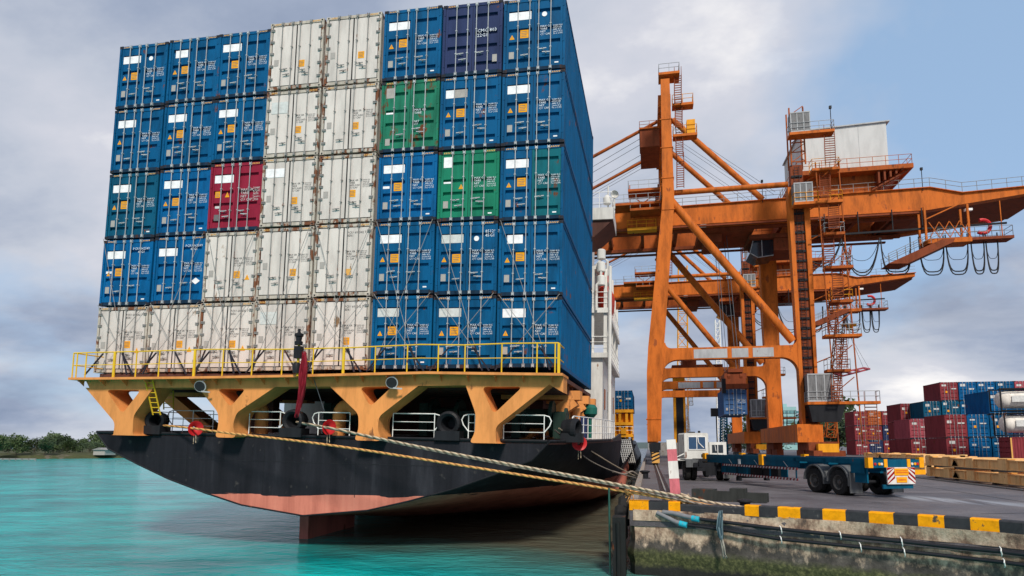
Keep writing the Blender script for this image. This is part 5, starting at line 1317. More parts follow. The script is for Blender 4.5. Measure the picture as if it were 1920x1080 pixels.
# small lamps under the girders
for x in (6.5, 19.5, 34.5):
    b = MB(); b.box(x, x+.7, 74.3, 74.7, 29.3, 29.55); b.build('work_lamp', MT['railw'], cr)
for x, y, z in ((19.4,67.4,36.4), (30.5,74.5,31.9), (13.6,74.5,31.8)): b = MB(); b.tube([(x,y,z),(x,y,z+2.6)], .04, 5); b.box(x-.12,x+.12,y-.1,y+.1,z+2.4,z+2.7); b.build('mast_light', MT['black'], cr)
text('lettering', 'SHIPCO', 1.5, MT['railw'], cr, (18.1-5.2, 74.6, 30.15)) if False else None
# the farther crane: same make, 36 m along the rail
c2_ = copy_tree(cr); c2_.location.y += 36; c2_['label'] = 'second orange gantry crane standing behind, seen through the legs of the larger one'
OFF[c2_.name] = Vector((.6, 105, GZ))
so_ = bpy.data.objects.new('lettering', text_mesh('SH', 1.9, MT['railw'])); COL.objects.link(so_); so_.parent = c2_; so_.rotation_euler = (math.pi/2,0,0); so_.location = (15.1, 5.6, 27.7)
# ------------------------------------------------------------------ container hanging under the nearer crane
hx = 8.15
sp_ = thing('spreader', 'rusty red-brown spreader and head block holding the hanging blue container', 'spreader', (9.4, 78, 10.0))
b = MB(); b.box(8.5, 10.9, 72.4, 78.6, 10.06, 10.6); b.box(8.6, 10.8, 73.5, 77.5, 10.6, 11.3); b.build('frame', MT['crbrown'], sp_)
b = MB(); b.smooth = True
for y in (74.0, 77.0):
    for x in (9.0, 10.3): b.lathe((x-.15, y, 11.6), (1,0,0), [(0,0),(0,.5),(.3,.5),(.3,0)], 14)
b.smooth = False; b.box(8.5, 10.9, 73.6, 77.4, 11.3, 11.9); b.box(8.9, 10.5, 73.4, 77.6, 12.0, 12.4); b.build('head_block', MT['crbrown'], sp_)
b = MB()
for y in (74.4, 76.8):
    for x in (9.0, 10.3): b.tube([(x, y, 12), (x*.9+.6, y+3.6, 29.2)], .035, 5)
b.build('hoist_rope', MT['wire'], sp_)
b = MB(); b.box(8.1, 8.5, 72.4, 73.0, 9.6, 11.2); b.build('flipper', MT['black'], sp_)
container('blue container hanging from the spreader between the crane legs', 'dull', (EY(1357, 755, 72.5).x, 72.5, 7.15), 2.9, 6.06, opts=('nopanel','noplac','notri','shipmark'))
# ------------------------------------------------------------------ container chassis (trailer)
ang = R(22.5); O_ = Vector((8.0, 25.68, GZ))
TRM = Matrix.Translation(O_) @ Matrix.Rotation(ang, 4, 'Z')
tl = thing('container_trailer', 'empty blue skeletal container trailer with grey mudguards parked on the quay', 'trailer', (0,0,0), TRM)
BL = MT['chassis']
b = MB()
for x in (.62, 1.73):                                # two main I-beams
    b.box(x-.07, x+.07, .1, 13.2, 1.36, 1.42); b.box(x-.012, x+.012, .1, 13.2, .98, 1.36); b.box(x-.07, x+.07, .1, 13.2, .92, .98)
for y in (.1, 2.4, 4.4, 6.6, 8.8, 11, 12.9): b.box(.0, 2.35, y, y+.16, 1.18, 1.4)
b.box(.0, .10, .1, 13.2, 1.26, 1.45); b.box(2.25, 2.35, .1, 13.2, 1.26, 1.45)
b.build('chassis_frame', BL, tl)
b = MB(); b.box(.012, .05, 4.2, 13.0, 1.02, 1.26); b.box(.3, .34, 5.5, 11.5, .5, 1.0); b.box(.012, .05, .3, 1.0, .9, 1.26); b.box(.1, .16, .25, .9, .55, 1.2)
b.build('side_panel', BL, tl)
b = MB(); b.mi = 2; b.box(-.02, .01, 4.3, 10.8, .88, .98); b.box(-.02, .01, 4.3, 10.8, .42, .52)
b.mi = 1
for i in range(26):
    y = 4.4+i*.245
    for z in (.885, .425): b.add([(-.024, y, z), (-.024, y+.12, z), (-.024, y+.07, z+.09), (-.024, y-.05, z+.09)], [(0,1,2,3),(3,2,1,0)])
b.mi = 0
for y in (4.4, 6.4, 8.4, 10.6): b.box(.0, .04, y, y+.06, .44, .95)
b.build('side_guard', [MT['chassis'], MT['railw'], MT['maroon']], tl)
b = MB()
for y in (5.0, 7.4, 9.8): b.add([(.008, y, 1.0), (.008, y+.06, 1.0), (.008, y+.36, 1.24), (.008, y+.30, 1.24)], [(0,1,2,3),(3,2,1,0)])
b.box(-.01, .012, 9.0, 9.2, 1.0, 1.25)
b.build('reflector_marks', MT['railw'], tl)
b = MB(); b.box(.15, .35, 6.0, 7.2, .5, .85); b.box(.3, 2.1, 9.8, 9.95, .25, .92); b.box(.3, .5, 9.75, 10, .12, .3); b.box(1.9, 2.1, 9.75, 10, .12, .3); b.box(.2,.5, 7.4, 8.4, .45,.9)
b.build('landing_gear', MT['black'], tl)
def wheel(par, x, y, r=.5, w=.28, dirx=-1, z0=0, dual=True, name='wheel'):
    b = MB(); b.smooth = True
    for k in range(2 if dual else 1):
        xx = x-dirx*k*.34
        b.lathe((xx, y, z0+r), (dirx, 0, 0), [(-w/2, r*.5), (-w/2, r*.93), (-w*.38, r), (w*.38, r), (w/2, r*.93), (w/2, r*.60), (w*.42, r*.56)], 30)
    t_ = b.build(name, MT['tyre'], par)
    b = MB(); b.smooth = True
    b.lathe((x, y, z0+r), (dirx, 0, 0), [(w*.44, r*.60), (w*.50, r*.58), (w*.40, r*.5), (w*.05, r*.44), (w*.0, r*.22), (w*.35, r*.2), (w*.42, r*.12), (w*.42, 0)], 24)
    b.smooth = False
    for i in range(10):
        a = 2*math.pi*i/10; b.box(x+dirx*w*.02-.01 if dirx > 0 else x+dirx*w*.02-.03, x+dirx*w*.02+.03 if dirx > 0 else x+dirx*w*.02+.01, y+r*.33*math.cos(a)-.02, y+r*.33*math.cos(a)+.02, z0+r+r*.33*math.sin(a)-.02, z0+r+r*.33*math.sin(a)+.02)
    b.build('rim', MT['rim'], t_); return t_
for y in (1.75, 3.22):
    wheel(tl, .14, y, dirx=-1); wheel(tl, 2.21, y, dirx=1)
    b = MB(); b.tube([(.3,y,.5),(2.1,y,.5)], .07, 8); b.build('axle', MT['black'], tl)
for y in (1.75, 3.22):
    b = MB(); n_ = 14; vs = []
    for i in range(n_+1):
        a = R(-12+192*i/n_); 
        for x, r in ((-.03,.60),(-.03,.66),(.52,.66),(.52,.60)): vs.append((x, y-r*math.cos(a), .52+r*math.sin(a)))
    b.smooth = True
    b.add(vs, [(4*i+k, 4*i+(k+1)%4, 4*i+4+(k+1)%4, 4*i+4+k) for i in range(n_) for k in range(4)]+[(0,1,2,3)])
    b.build('mudguard', MT['mud'], tl)
b = MB(); b.box(-.02, .52, 1.04, 1.08, .12, .95); b.box(1.85, 2.37, 1.04, 1.08, .12, .95); b.build('mud_flap', MT['mud'], tl)
# tail beam, lamps, chevron board and twist-lock corners
b = MB(); b.box(.0, 2.40, -.02, .14, 1.12, 1.42); b.box(.55, 1.85, -.01, .06, .35, .5); b.build('tail_beam', BL, tl)
b = MB()
for x in (-.06, 2.16): 
    b.box(x, x+.2, -.05, .14, 1.12, 1.50)
for x in (.62, 1.62): b.box(x, x+.14, -.05, .0, 1.14, 1.44)
b.box(1.95, 2.42, -.03, .02, .86, 1.04)
for y in (12.6, 6.9): b.box(-.08, .14, y, y+.3, 1.02, 1.52); b.box(2.2, 2.44, y, y+.3, 1.02, 1.52)
b.build('twist_lock_corner', MT['label_orange'], tl)
for x, m_ in ((.24,'redg'), (.42,'label_orange'), (.52,'whitep'), (1.84,'whitep'), (1.97,'label_orange'), (2.08,'redg')):
    b = MB(); b.smooth = True; b.lathe((x, -.02, 1.26), (0,-1,0), [(0,.05),(.03,.05),(.035,0)], 12); b.build('tail_lamp', MT[m_], tl)
ch = MB(); ch.box(.68, 1.88, -.10, -.06, .52, 1.14); chv = ch.build('chevron_board', MT['whitep'], tl)
b = MB()
for i in range(4):
    z = .52+i*.19-.06
    for s in (0, 1):
        xa, xb = (.68, 1.0) if s == 0 else (1.88, 1.56)
        z0_, z1_ = max(.525, min(1.135, z)), max(.525, min(1.135, z+.10)); z2_, z3_ = max(.525, min(1.135, z+.28)), max(.525, min(1.135, z+.38))
        b.add([(xa, -.104, z0_), (xb, -.104, z2_), (xb, -.104, z3_), (xa, -.104, z1_)], [(0,1,2,3),(3,2,1,0)])
b.build('red_stripes', MT['redg'], chv)
b = MB(); b.box(.98, 1.58, -.125, -.106, .84, 1.10); b.box(1.06, 1.50, -.125, -.106, .58, .78); pl_ = b.build('orange_plate', MT['label_orange'], chv)
b = MB(); b.box(1.02, 2.0-.46, -.128, -.1255, .93, .95); b.box(1.02, 1.54, -.128, -.1255, 1.0, 1.02); b.box(1.12,1.44,-.128,-.1255,.66,.69); b.build('plate_lines', MT['redg'], pl_)
# ------------------------------------------------------------------ terminal tractor
TX = Matrix.Translation(Vector((2.0, 37.2, GZ))) @ Matrix.Rotation(R(9), 4, 'Z')
tt = thing('terminal_tractor', 'white-cabbed yard tractor seen from behind, coupled ahead of the blue trailer', 'tractor truck', (0,0,0), TX)
b = MB(); b.box(.55, .75, -1.0, 5.2, .75, 1.05); b.box(1.65, 1.85, -1.0, 5.2, .75, 1.05); b.box(.3, 2.1, -.9, -.75, .75, 1.0); b.box(.6, 1.8, -.2, .8, 1.05, 1.2); b.box(.1, 2.3, 2.9, 3.6, .5, 1.0)
b.box(.45, 1.95, -.98, -.9, .55, .8); b.box(.9, 1.5, -1.0, -.5, .3, .6)
b.build('chassis', MT['black'], tt)
wheel(tt, .1, .1, .52); wheel(tt, 2.3, .1, .52, dirx=1); wheel(tt, .15, 4.4, .5, dual=False); wheel(tt, 2.25, 4.4, .5, dirx=1, dual=False)
b = MB(); b.box(-.1, .55, -.75, -.68, .75, 1.12); b.box(1.85, 2.5, -.75, -.68, .75, 1.12); b.box(-.1, .6, -.68, .8, 1.12, 1.17); b.box(1.85, 2.5, -.68, .8, 1.12, 1.17); b.box(1.9, 2.45, -.80, -.74, .15, .9)
b.build('mudguard', MT['mud'], tt)
b = MB(); b.prism([[(.55,1.05),(2.0,1.05),(2.0,2.62),(1.93,2.70),(.62,2.70),(.55,2.62)]], 2.6, 4.4); cab = b.build('cab', MT['cabw'], tt)
b = MB(); b.box(.80, 1.80, 2.58, 2.598, 1.72, 2.45); b.box(2.002, 2.02, 2.9, 4.0, 1.75, 2.45); b.build('rear_window', MT['blueglass'], cab)
b = MB(); b.tube([(1.35,2.56,2.5),(1.40,2.54,2.1),(1.7,2.56,1.8)], .03, 6); b.box(.76,.80,2.56,2.6,1.68,2.49); b.box(1.8,1.84,2.56,2.6,1.68,2.49); b.box(.76,1.84,2.56,2.6,2.45,2.49); b.box(.76,1.84,2.56,2.6,1.68,1.72); b.box(1.27,1.31,2.565,2.6,1.72,2.45); b.build('window_frame', MT['railw'], cab)
b = MB(); b.box(.9, 1.3, 3.0, 3.3, 2.70, 2.78); b.smooth = True; b.lathe((1.6, 3.2, 2.7), (0,0,1), [(0,.08),(.12,.08),(.15,0)], 10); b.build('roof_beacon', MT['black'], cab)
b = MB(); b.box(2.12, 3.15, 2.9, 4.2, 1.05, 2.15); bx2 = b.build('side_cabinet', MT['cabw'], tt)
b = MB(); b.box(2.28, 2.95, 2.88, 2.899, 1.5, 1.98); b.build('side_window', MT['darkglass'], bx2)
b = MB(); b.box(2.6, 2.64, 2.86, 2.89, 1.45, 2.0); b.tube([(2.45,2.86,1.95),(2.5,2.85,1.6)], .02, 5); b.build('window_bar', MT['railw'], bx2)
b = MB(); b.beam((-.2,2.4,1.15),(.5,2.6,1.45),.05); b.beam((-.35,2.3,1.1),(.3,2.6,1.35),.05); b.box(-.4,.5,2.2,2.7,1.05,1.15); b.build('step_bars', MT['cabw'], tt)
# ------------------------------------------------------------------ stacked steel frames on the right
MT['spr'] = paint('pale orange frame paint', (.95,.56,.24), .7, .10, .22, 1.0)
def steel_frame(x0, y0, z0, label, L_=12.2, grp='flat steel lifting frames stacked on the yard'):
    root = thing('lifting_frame', label, 'lifting frame', (x0+1.2, y0+L_/2, z0), group=grp)
    b = MB(); h = .48
    for x in (x0, x0+2.2):
        b.box(x, x+.06, y0+.3, y0+L_-.3, z0+.04, z0+h-.04); b.box(x-.06, x+.20, y0+.3, y0+L_-.3, z0+h-.04, z0+h); b.box(x-.06, x+.20, y0+.3, y0+L_-.3, z0, z0+.04)
        for k in range(9): b.box(x-.05, x-.001, y0+1.0+1.3*k, y0+1.06+1.3*k, z0+.04, z0+h-.04)
    b.box(x0, x0+2.4, y0, y0+.3, z0, z0+h); b.box(x0, x0+2.4, y0+L_-.3, y0+L_, z0, z0+h)
    b.build('side_beams', MT['spr'], root)
    b = MB()
    for y in (y0+3.2, y0+6.4, y0+9.2):
        b.box(x0-.10, x0+2.5, y, y+.75, z0-.003, z0+h+.03)
    for y in (y0, y0+L_-.5): b.box(x0-.12, x0+.3, y, y+.5, z0-.02, z0+h+.05); b.box(x0+2.1, x0+2.55, y, y+.5, z0-.02, z0+h+.05)
    b.build('cross_box', MT['spr'], root)
    b = MB()
    for y in (y0+3.1, y0+9.0): b.box(x0-.08, x0+.3, y, y+.9, z0+h+.03, z0+h+.07)
    b.box(x0-.1,x0+.2,y0+11.2,y0+11.8,z0+h+.0,z0+h+.06)
    b.build('yellow_pads', MT['haz'], root)
    b = MB(); yq = y0+8.2; b.add([(x0-.065, yq, z0+.05), (x0-.065, yq+.7, z0+.05), (x0-.065, yq+.35, z0+.42)], [(0,1,2),(2,1,0)]); b.build('red_triangle', MT['redg'], root)
    return root
steel_frame(16.9, 31.2, GZ+.10, 'lower tan steel frame of the near stack on the yard apron')
steel_frame(16.8, 31.0, GZ+.76, 'upper tan steel frame of the near stack on the yard apron')
b = MB()
for y in (32, 36, 40, 42.6):
    b.box(17.0, 19.2, y, y+.25, GZ, GZ+.09); 
    b.box(17.0, 19.2, y, y+.25, GZ+.62, GZ+.74)
tag(b.build('timber_dunnage', MT['black'], loc=(18, 37, GZ)), 'dark timber blocks carrying the two near tan frames', 'timber')
steel_frame(18.4, 47.5, GZ+.12, 'lower tan steel frame of the far stack beyond the trailer')
steel_frame(18.3, 47.3, GZ+.80, 'upper tan steel frame of the far stack beyond the trailer')
# ------------------------------------------------------------------ container yard
YP = 2.56; YL = 6.06; YH = 2.9
def yard(px, Y, cols, desc, L_=YL, H=YH):
    x0 = EY(px, 830, Y).x
    for i, tiers in enumerate(cols):
        for k, kind in enumerate(tiers):
            if kind is None: continue
            nmz = {'maroon':'maroon','pinkred':'faded red','orangec':'orange','navy':'navy','blue':'blue','blue2':'bright blue','teal':'teal-blue','darkblue':'blue'}[kind]
            tn = ['on the ground','second up','third up','fourth up'][k]
            cn = 'single' if len(cols) == 1 else ['first','second','third','fourth','fifth','sixth'][i]
            container(f'{nmz} container {tn}, {cn} column, {desc}', kind, (x0+YP*i, Y+random.uniform(-.1,.1), GZ+k*H), H-.02, L_, full=False, group='containers stacked in the yard')
yard(1604, 136, [['maroon','maroon','maroon'],['navy','maroon','orangec'],['maroon','navy','maroon'],['maroon','maroon','maroon']], 'low stack behind the crane stairs')
yard(1693, 112, [['maroon','maroon','maroon']], 'behind the faded red pair')
yard(1708, 101, [['maroon','pinkred']], 'faded red pair')
yard(1736, 107, [['maroon','teal','teal'],['blue','blue','teal','maroon'],['blue','blue','blue','blue2'],['blue','blue2','blue','blue2'],['blue','blue','blue','blue'],['navy','maroon','blue2','pinkred']], 'tall back row of the yard')
yard(1774, 88, [['maroon','maroon'],['blue2','blue2'],['blue','blue','blue2'],['blue','navy','blue']], 'front row of the yard')
# tank containers, lying crosswise on a box
MT['tankw'] = paint('chalky cream tank cladding', (.82,.77,.70), .9, .1, .3, 1.2, spec=.05)
def tank(x0, y0, z0, label):
    root = thing('tank_container', label, 'tank container', (x0+3, y0+1.2, z0), group='tank containers')
    b = MB(); b.smooth = True; b.lathe((x0+.15, y0+1.22, z0+1.32), (1,0,0), [(0,0),(.03,.35),(.14,.7),(.4,.93),(.8,1.0),(5.0,1.0),(5.4,.93),(5.7,.6),(5.75,0)], 24); b.build('tank_barrel', MT['tankw'], root)
    b = MB()
    for x in (x0, x0+5.94):
        for y in (y0, y0+2.3): b.box(x, x+.12, y, y+.14, z0, z0+2.55)
    for y in (y0, y0+2.3):
        for z in (z0, z0+2.43): b.box(x0+.12, x0+5.94, y+.01, y+.13, z, z+.12)
    b.box(x0+.5, x0+5.5, y0+.5, y0+1.9, z0+2.42, z0+2.5)
    b.build('tank_frame', MT['black'], root)
    b = MB(); b.box(x0+1.2, x0+2.6, y0+.10, y0+.14, z0+1.0, z0+1.7); b.build('placard', MT['whitegrey'], root)
xt = EY(1888, 800, 79).x
for k, lb_ in ((1, 'lower pale tank container on the maroon container'), (2, 'upper pale tank container, topmost of its stack')):
    tank(xt-.2*k, 79, GZ+.4+2.72*k-.1, lb_)
root = local_thing('shipping_container', 'maroon container lying crosswise with a yellow end post, under the two tank containers', 'shipping container', (xt+.3, 81.6, GZ), group='containers stacked in the yard', rotz=R(-90))
cm0 = cont_meshes('maroon', 2.88, YL)
for nm, k in (('frame','frame'),('body','body'),('corner_castings','corner_castings'),('door','doorL'),('door','doorR')): mk(nm, cm0[k], root)
mk('end_post', MB().box(CW+.002, CW+.02, -.01, .14, .1, 2.78).mesh('end_post', MT['haz']), root)
# ------------------------------------------------------------------ ship berthed ahead, with a cell-guide tower
s2 = thing('berthed_ship', 'dark-hulled ship berthed ahead with yellow-orange lashing tower beside the quay', 'ship', (-8, 88, 0))
b = MB(); b.prism([[(-16, -2), (-2.2, -2), (-1.9, 1.5), (-3.2, 5.0), (-15, 5.0)]], 88, 170)
b.build('hull', MT['black'], s2)
b = MB()
for x0, x1, z0, z1 in ((-4.7,-1.95,5.0,5.4),(-4.6,-2.0,6.6,7.0),(-4.7,-1.9,8.3,8.7)): b.box(x0, x1, 86.6, 89, z0, z1)
for x in (-4.6,-3.9,-3.0,-2.3): b.box(x, x+.35, 86.8, 88.6, 4.6, 8.4)
b.box(-4.4,-2.2,87.6,88.4,5.2,8.2); b.box(-3.6,-2.9,86.4,86.8,5.4,6.2)
b.build('lashing_tower', MT['cryel'], s2)
b = MB(); railbox(b, -4.6, -2.0, 86.5, 88.9, 5.4, 1.0, sides='sw'); b.build('tower_rail', MT['railw'], s2)
b = MB()
for k in range(7):
    x = -4.0+.26*k; b.beam((x,86.5,4.7),(x+.65,86.2,1.6),.05)
for k in range(13): z = 4.6-.24*k; b.beam((-4.1+.05*k,86.45,z),(-2.35+.05*k,86.4,z),.05)
b.build('side_net', MT['railw'], s2)
b = MB(); b.prism([[(-4.4,4.8),(-2.1,4.8),(-1.7,1.4),(-3.4,1.4)]], 86.6, 88); b.build('stern_quarter', MT['black'], s2)
container('blue container standing on the orange lashing tower of the ship ahead', 'blue', (-4.45, 87, 8.7), 2.6, 12.19, full=False)
# ------------------------------------------------------------------ lattice jibs and masts in the distance
def lattice(b, p, q, w0, w1, n, r=.07):
    p = Vector(p); q = Vector(q); d = (q-p).normalized(); a = d.cross(Vector((0,1,0))).normalized(); c0 = d.cross(a).normalized()
    cs = lambda u: [p.lerp(q,u)+(a*i+c0*j)*(w0+(w1-w0)*u)/2 for i, j in ((-1,-1),(1,-1),(1,1),(-1,1))]
    for k in range(4): b.tube([cs(0)[k], cs(1)[k]], r, 5)
    for i in range(n):
        A1 = cs(i/n); B1 = cs((i+1)/n)
        for k in range(4): b.tube([A1[k], B1[(k+1)%4]], r*.6, 4, caps=False)
        for k in range(4): b.tube([A1[k], A1[(k+1)%4]], r*.6, 4, caps=False)
P0 = EY(1556, 820, 125); P1 = EY(1588, 462, 125)
mc = thing('mobile_crane', 'yellow lattice-jib mobile crane standing behind the gantry cranes', 'crane', (P0.x, 125, GZ))
b = MB(); lattice(b, P0, P1, 1.6, 1.2, 26, .09); b.build('lattice_jib', MT['orange2'], mc)
b = MB(); b.box(P0.x-2, P0.x+.8, 123, 128, GZ+1.0, GZ+2.6); b.box(P0.x-3, P0.x+2, 123, 128, GZ, GZ+1.0); b.build('crane_body', MT['crbrown'], mc)
hk = EY(1592, 612, 125)
b = MB(); b.tube([(hk.x-.2, 125, hk.z+.5), P1], .04, 5); b.tube([(hk.x+.3, 125, hk.z+.5), P1+Vector((.5,0,0))], .04, 5); b.build('hoist_rope', MT['wire'], mc)
h_ = thing('hook_block', 'yellow hook block hanging above the dangling red frame', 'hook block', (hk.x, 125, hk.z-1))
b = MB(); b.box(hk.x-1.2, hk.x+1.2, 124.6, 125.4, hk.z, hk.z+.5); b.box(hk.x-.5, hk.x+.5, 124.7, 125.3, hk.z-.7, hk.z); b.smooth = True; b.tube([(hk.x,125,hk.z-.7),(hk.x,125,hk.z-1.5),(hk.x+.3,125,hk.z-1.8),(hk.x+.4,125,hk.z-1.4)], .12, 6); b.build('block', MT['cryel'], h_)
fr = [EY(x, y, Y) for x, y, Y in ((1566,701,123),(1619,690,123),(1630,692,126.5),(1580,705,126.5))]
lf = thing('hanging_frame', 'red rectangular lifting frame dangling on four thin slings', 'lifting frame', fr[0])
b = MB()
for i in range(4): b.beam(fr[i], fr[(i+1)%4], .35, .3)
b.beam(fr[0].lerp(fr[1],.35), fr[3].lerp(fr[2],.35), .3); b.beam(fr[0].lerp(fr[1],.65), fr[3].lerp(fr[2],.65), .3)
b.build('frame', MT['pinkred'], lf)
b = MB()
for q in fr: b.tube([q, (hk.x, 125, hk.z-1.6)], .03, 4)
b.build('sling', MT['wire'], lf)
for px, pt, pb_, Y, w, mt, lab in ((1280, 500, 845, 145, 2.4, 'cryel', 'tall yellow lattice crane tower far off between the gantry crane legs'),
                                (1357, 770, 838, 150, 1.6, 'chassis', 'slim blue and white lattice tower behind the hanging container'),
                                (1345, 600, 680, 160, 1.3, 'railw', 'thin pale mast far behind the portal beams')):
    a = EY(px, pb_, Y); a.z = GZ; c0 = EY(px, pt, Y)
    b = MB(); lattice(b, a, c0, w, w*.8, 16, .12); o_ = b.build('lattice_tower', MT[mt], loc=a); tag(o_, lab, 'tower')
a = EY(1266, 700, 130); c0 = EY(1270, 825, 130)
lp_ = thing('harbour_crane', 'yellow harbour crane with dark machinery house seen through the near crane portal', 'crane', (c0.x, 130, GZ))
b = MB(); b.box(c0.x-.6, c0.x+1.7, 129, 131, GZ, a.z); b.mi = 1; b.box(c0.x-.1, c0.x+1.3, 128.9, 129.1, GZ+1, a.z-2); b.build('tower', [MT['cryel'], MT['black']], lp_)
a2 = EY(1290, 690, 130)
b = MB(); b.box(a2.x-3.2, a2.x+6.5, 128, 134, a2.z-1.6, a2.z+.4); b.box(a2.x-1.2, a2.x+1.5, 128, 134, a2.z+.4, a2.z+2.4); b.build('machinery_house', MT['crbrown'], lp_)
for px, py0, py1 in ((1292,760,825),(1296,690,760)):
    b = MB(); p0 = EY(px,py1,140); p1 = EY(px-6,py0,140); lattice(b, p0, p1, .8, .6, 10, .07); tag(b.build('lattice_mast', MT['railw'], loc=p0), f'thin white lattice mast {"low" if py1>800 else "high"} behind the near crane portal', 'mast')
# second operator cab and lamp post
lpx = EY(1343, 778, 90); 
b = MB(); b.tube([(lpx.x,90,GZ),(lpx.x,90,lpx.z)], .08, 6); b.box(lpx.x-.7,lpx.x+.9,89.6,90.4,lpx.z-.2,lpx.z+.9); tag(b.build('floodlight_post', MT['black'], loc=(lpx.x,90,GZ)), 'black floodlight box on a thin pole beside the hanging container', 'floodlight')
# office tower far off
bx_ = EY(1456, 765, 300); bx1 = EY(1493, 765, 300)
ob = thing('office_building', 'pale turquoise multi-storey building far behind the crane sill', 'building', (bx_.x, 300, GZ))
MT['turq'] = paint('turquoise facade', (.30,.52,.52), .5, 0, .1, .1); MT['turqd'] = plain('turquoise window band', (.10,.24,.26), .3)
b = MB(); b.box(bx_.x, bx1.x, 300, 325, GZ, bx_.z+.5); b.box(bx_.x+2, bx_.x+5, 303, 310, bx_.z+.5, bx_.z+2); b.build('wall', MT['turq'], ob)
for i in range(7):
    b = MB(); z = bx_.z-1.4-i*2.3
    for k in range(6): b.box(bx_.x+.4+k*1.55, bx_.x+1.7+k*1.55, 299.9, 300.02, z-1.1, z)
    b.build('window_band', MT['turqd'], ob)
# ------------------------------------------------------------------ vegetation
def leafmat(name, c1, c2):
    m = bpy.data.materials.new(name); m.use_nodes = True; t = m.node_tree; p = t.nodes['Principled BSDF']
    g = N(t, 'ShaderNodeNewGeometry'); r = ramp(t, g.outputs['Random Per Island'], [(0, c1), (1, c2)]); L(t, r.outputs[0], p.inputs['Base Color']); p.inputs['Roughness'].default_value = .7; return m
LM = [leafmat('dark foliage', (.015,.035,.012), (.05,.085,.025)), leafmat('mid foliage', (.03,.06,.018), (.08,.12,.035))]
bark = plain('bark', (.09,.07,.05), .9)
def tree_meshes(seed, h, w):
    random.seed(seed); b = MB(); b.smooth = True
    b.tube([(0,0,0),(.1*w,.0,h*.25),(0,.05*w,h*.5)], .05*h*.5, 7, r2=.012*h)
    blobs = []
    for i in range(9):
        a = random.uniform(0, 6.28); r = random.uniform(.1,.42)*w; z = random.uniform(.3,.85)*h
        c = Vector((r*math.cos(a), r*math.sin(a), z)); blobs.append((c, random.uniform(.16,.30)*w)); b.tube([(0,0,h*.22), c*.6+Vector((0,0,h*.12)), c], .02*h*.5, 5, r2=.004*h)
    tm = b.mesh('trunk', bark)
    b = MB()
    for c, r in blobs:
        for k in range(130):
            d = Vector((random.gauss(0,1), random.gauss(0,1), random.gauss(0,.8))).normalized()*r*random.uniform(.55,1.08)
            p = c+d; u = Vector((random.gauss(0,1), random.gauss(0,1), random.gauss(0,1))).normalized(); v = u.orthogonal().normalized(); s = random.uniform(.025,.05)*h
            b.add([p-u*s-v*s*.5, p+u*s-v*s*.5, p+u*s+v*s*.5, p-u*s+v*s*.5], [(0,1,2,3)])
    return tm, b.mesh('crown', LM[seed % 2])
TMS = [tree_meshes(3, 7, 8), tree_meshes(4, 6, 7), tree_meshes(5, 8, 6), tree_meshes(6, 5, 8)]
def tree(k, loc, s, label, group):
    root = local_thing('broadleaf_tree', label, 'tree', loc, group=group, rotz=k*1.3); root.scale = (s, s, s)
    mk('trunk', TMS[k % 4][0], root); mk('crown', TMS[k % 4][1], root)
b = MB()
vs = []; n_ = 30
for i in range(n_+1):
    x = -420+ (i/n_)*290; yb = 128+ (x+200)*.75 if x > -260 else 83
    yb = 178-(-150-x)*1.02 if x > -230 else 96+.15*(x+230)
    yb += 2.5*math.sin(i*1.7)
    vs += [(x, yb, -.5), (x, yb+3, 1.0), (x, yb+12, 1.6), (x, 700, 2.0)]
b.add(vs, [(4*i+k, 4*i+4+k, 4*i+5+k, 4*i+1+k) for i in range(n_) for k in range(3)])
MT['bank'] = paint('muddy grass bank', (.07,.075,.035), .9, .5, .3, .2, streak=False, rustcol=(.14,.12,.09))
tag(b.build('terrain', MT['bank']), kind='structure')
random.seed(21)
TX_ = [(-8,.9),(12,1.0),(30,.85),(48,.95),(64,.9),(82,1.0),(98,1.15),(112,1.0),(126,.8),(140,.7),(152,.75),(166,1.0),(180,1.25),(196,1.2),(212,1.05),(230,1.1)]
for i, (px, s) in enumerate(TX_):
    yd = 150+ (px/230)*38+random.uniform(-6,10); q = EY(px, 855, yd)
    tree(i, (q.x, yd, 1.2), s*.82*random.uniform(.9,1.1), f'{"tall" if s>1.04 else "low"} green tree on the far bank, number {["one","two","three","four","five","six","seven","eight","nine","ten","eleven","twelve","thirteen","fourteen","fifteen","sixteen"][i]} counting towards the ship', 'trees on the far river bank')
for i in range(16):
    px = -20+i*16; yd = 215; q = EY(px, 855, yd)
    tree(i+2, (q.x, yd+random.uniform(-5,15), 1.4), .9*random.uniform(.8,1.1), f'hazy tree in the back row of the far bank, {["first","second","third","fourth","fifth","sixth","seventh","eighth","ninth","tenth","eleventh","twelfth","thirteenth","fourteenth","fifteenth","sixteenth"][i]} counting towards the ship', 'trees on the far river bank')
q = EY(130, 857, 158)
sh_ = thing('waterside_shed', 'low drab shed with grey roof on the far bank among the trees', 'shed', (q.x, 158, 1.2))
b = MB(); b.box(q.x, q.x+4.0, 166, 170, 1.0, 2.5); b.build('wall', MT['plate'], sh_)
b = MB(); b.prism([[(q.x-.4,2.5),(q.x+4.4,2.5),(q.x+2.0,3.2)]], 165.6, 170.4); b.build('roof', MT['rodgrey'], sh_)
q = EY(24, 858, 140)
b = MB(); b.box(q.x-14, q.x+8, 139, 139.4, .2, .55)
for i in range(12): b.box(q.x-14+2*i, q.x-13.8+2*i, 139, 139.2, -1, .6)
tag(b.build('jetty', MT['rodgrey'], loc=(q.x,139,0)), 'low pale jetty line along the far bank by the trees', 'jetty')
q = EY(247, 812, 190)
b = MB(); b.tube([(q.x,190,1),(q.x,190,q.z+1)], .12, 5); b.box(q.x-.7,q.x+.7,189.9,190.1,q.z-1.2,q.z-.8); tag(b.build('mast', MT['rodgrey'], loc=(q.x,190,1)), 'thin mast rising above the far bank trees beside the ship', 'mast')
random.seed(5)
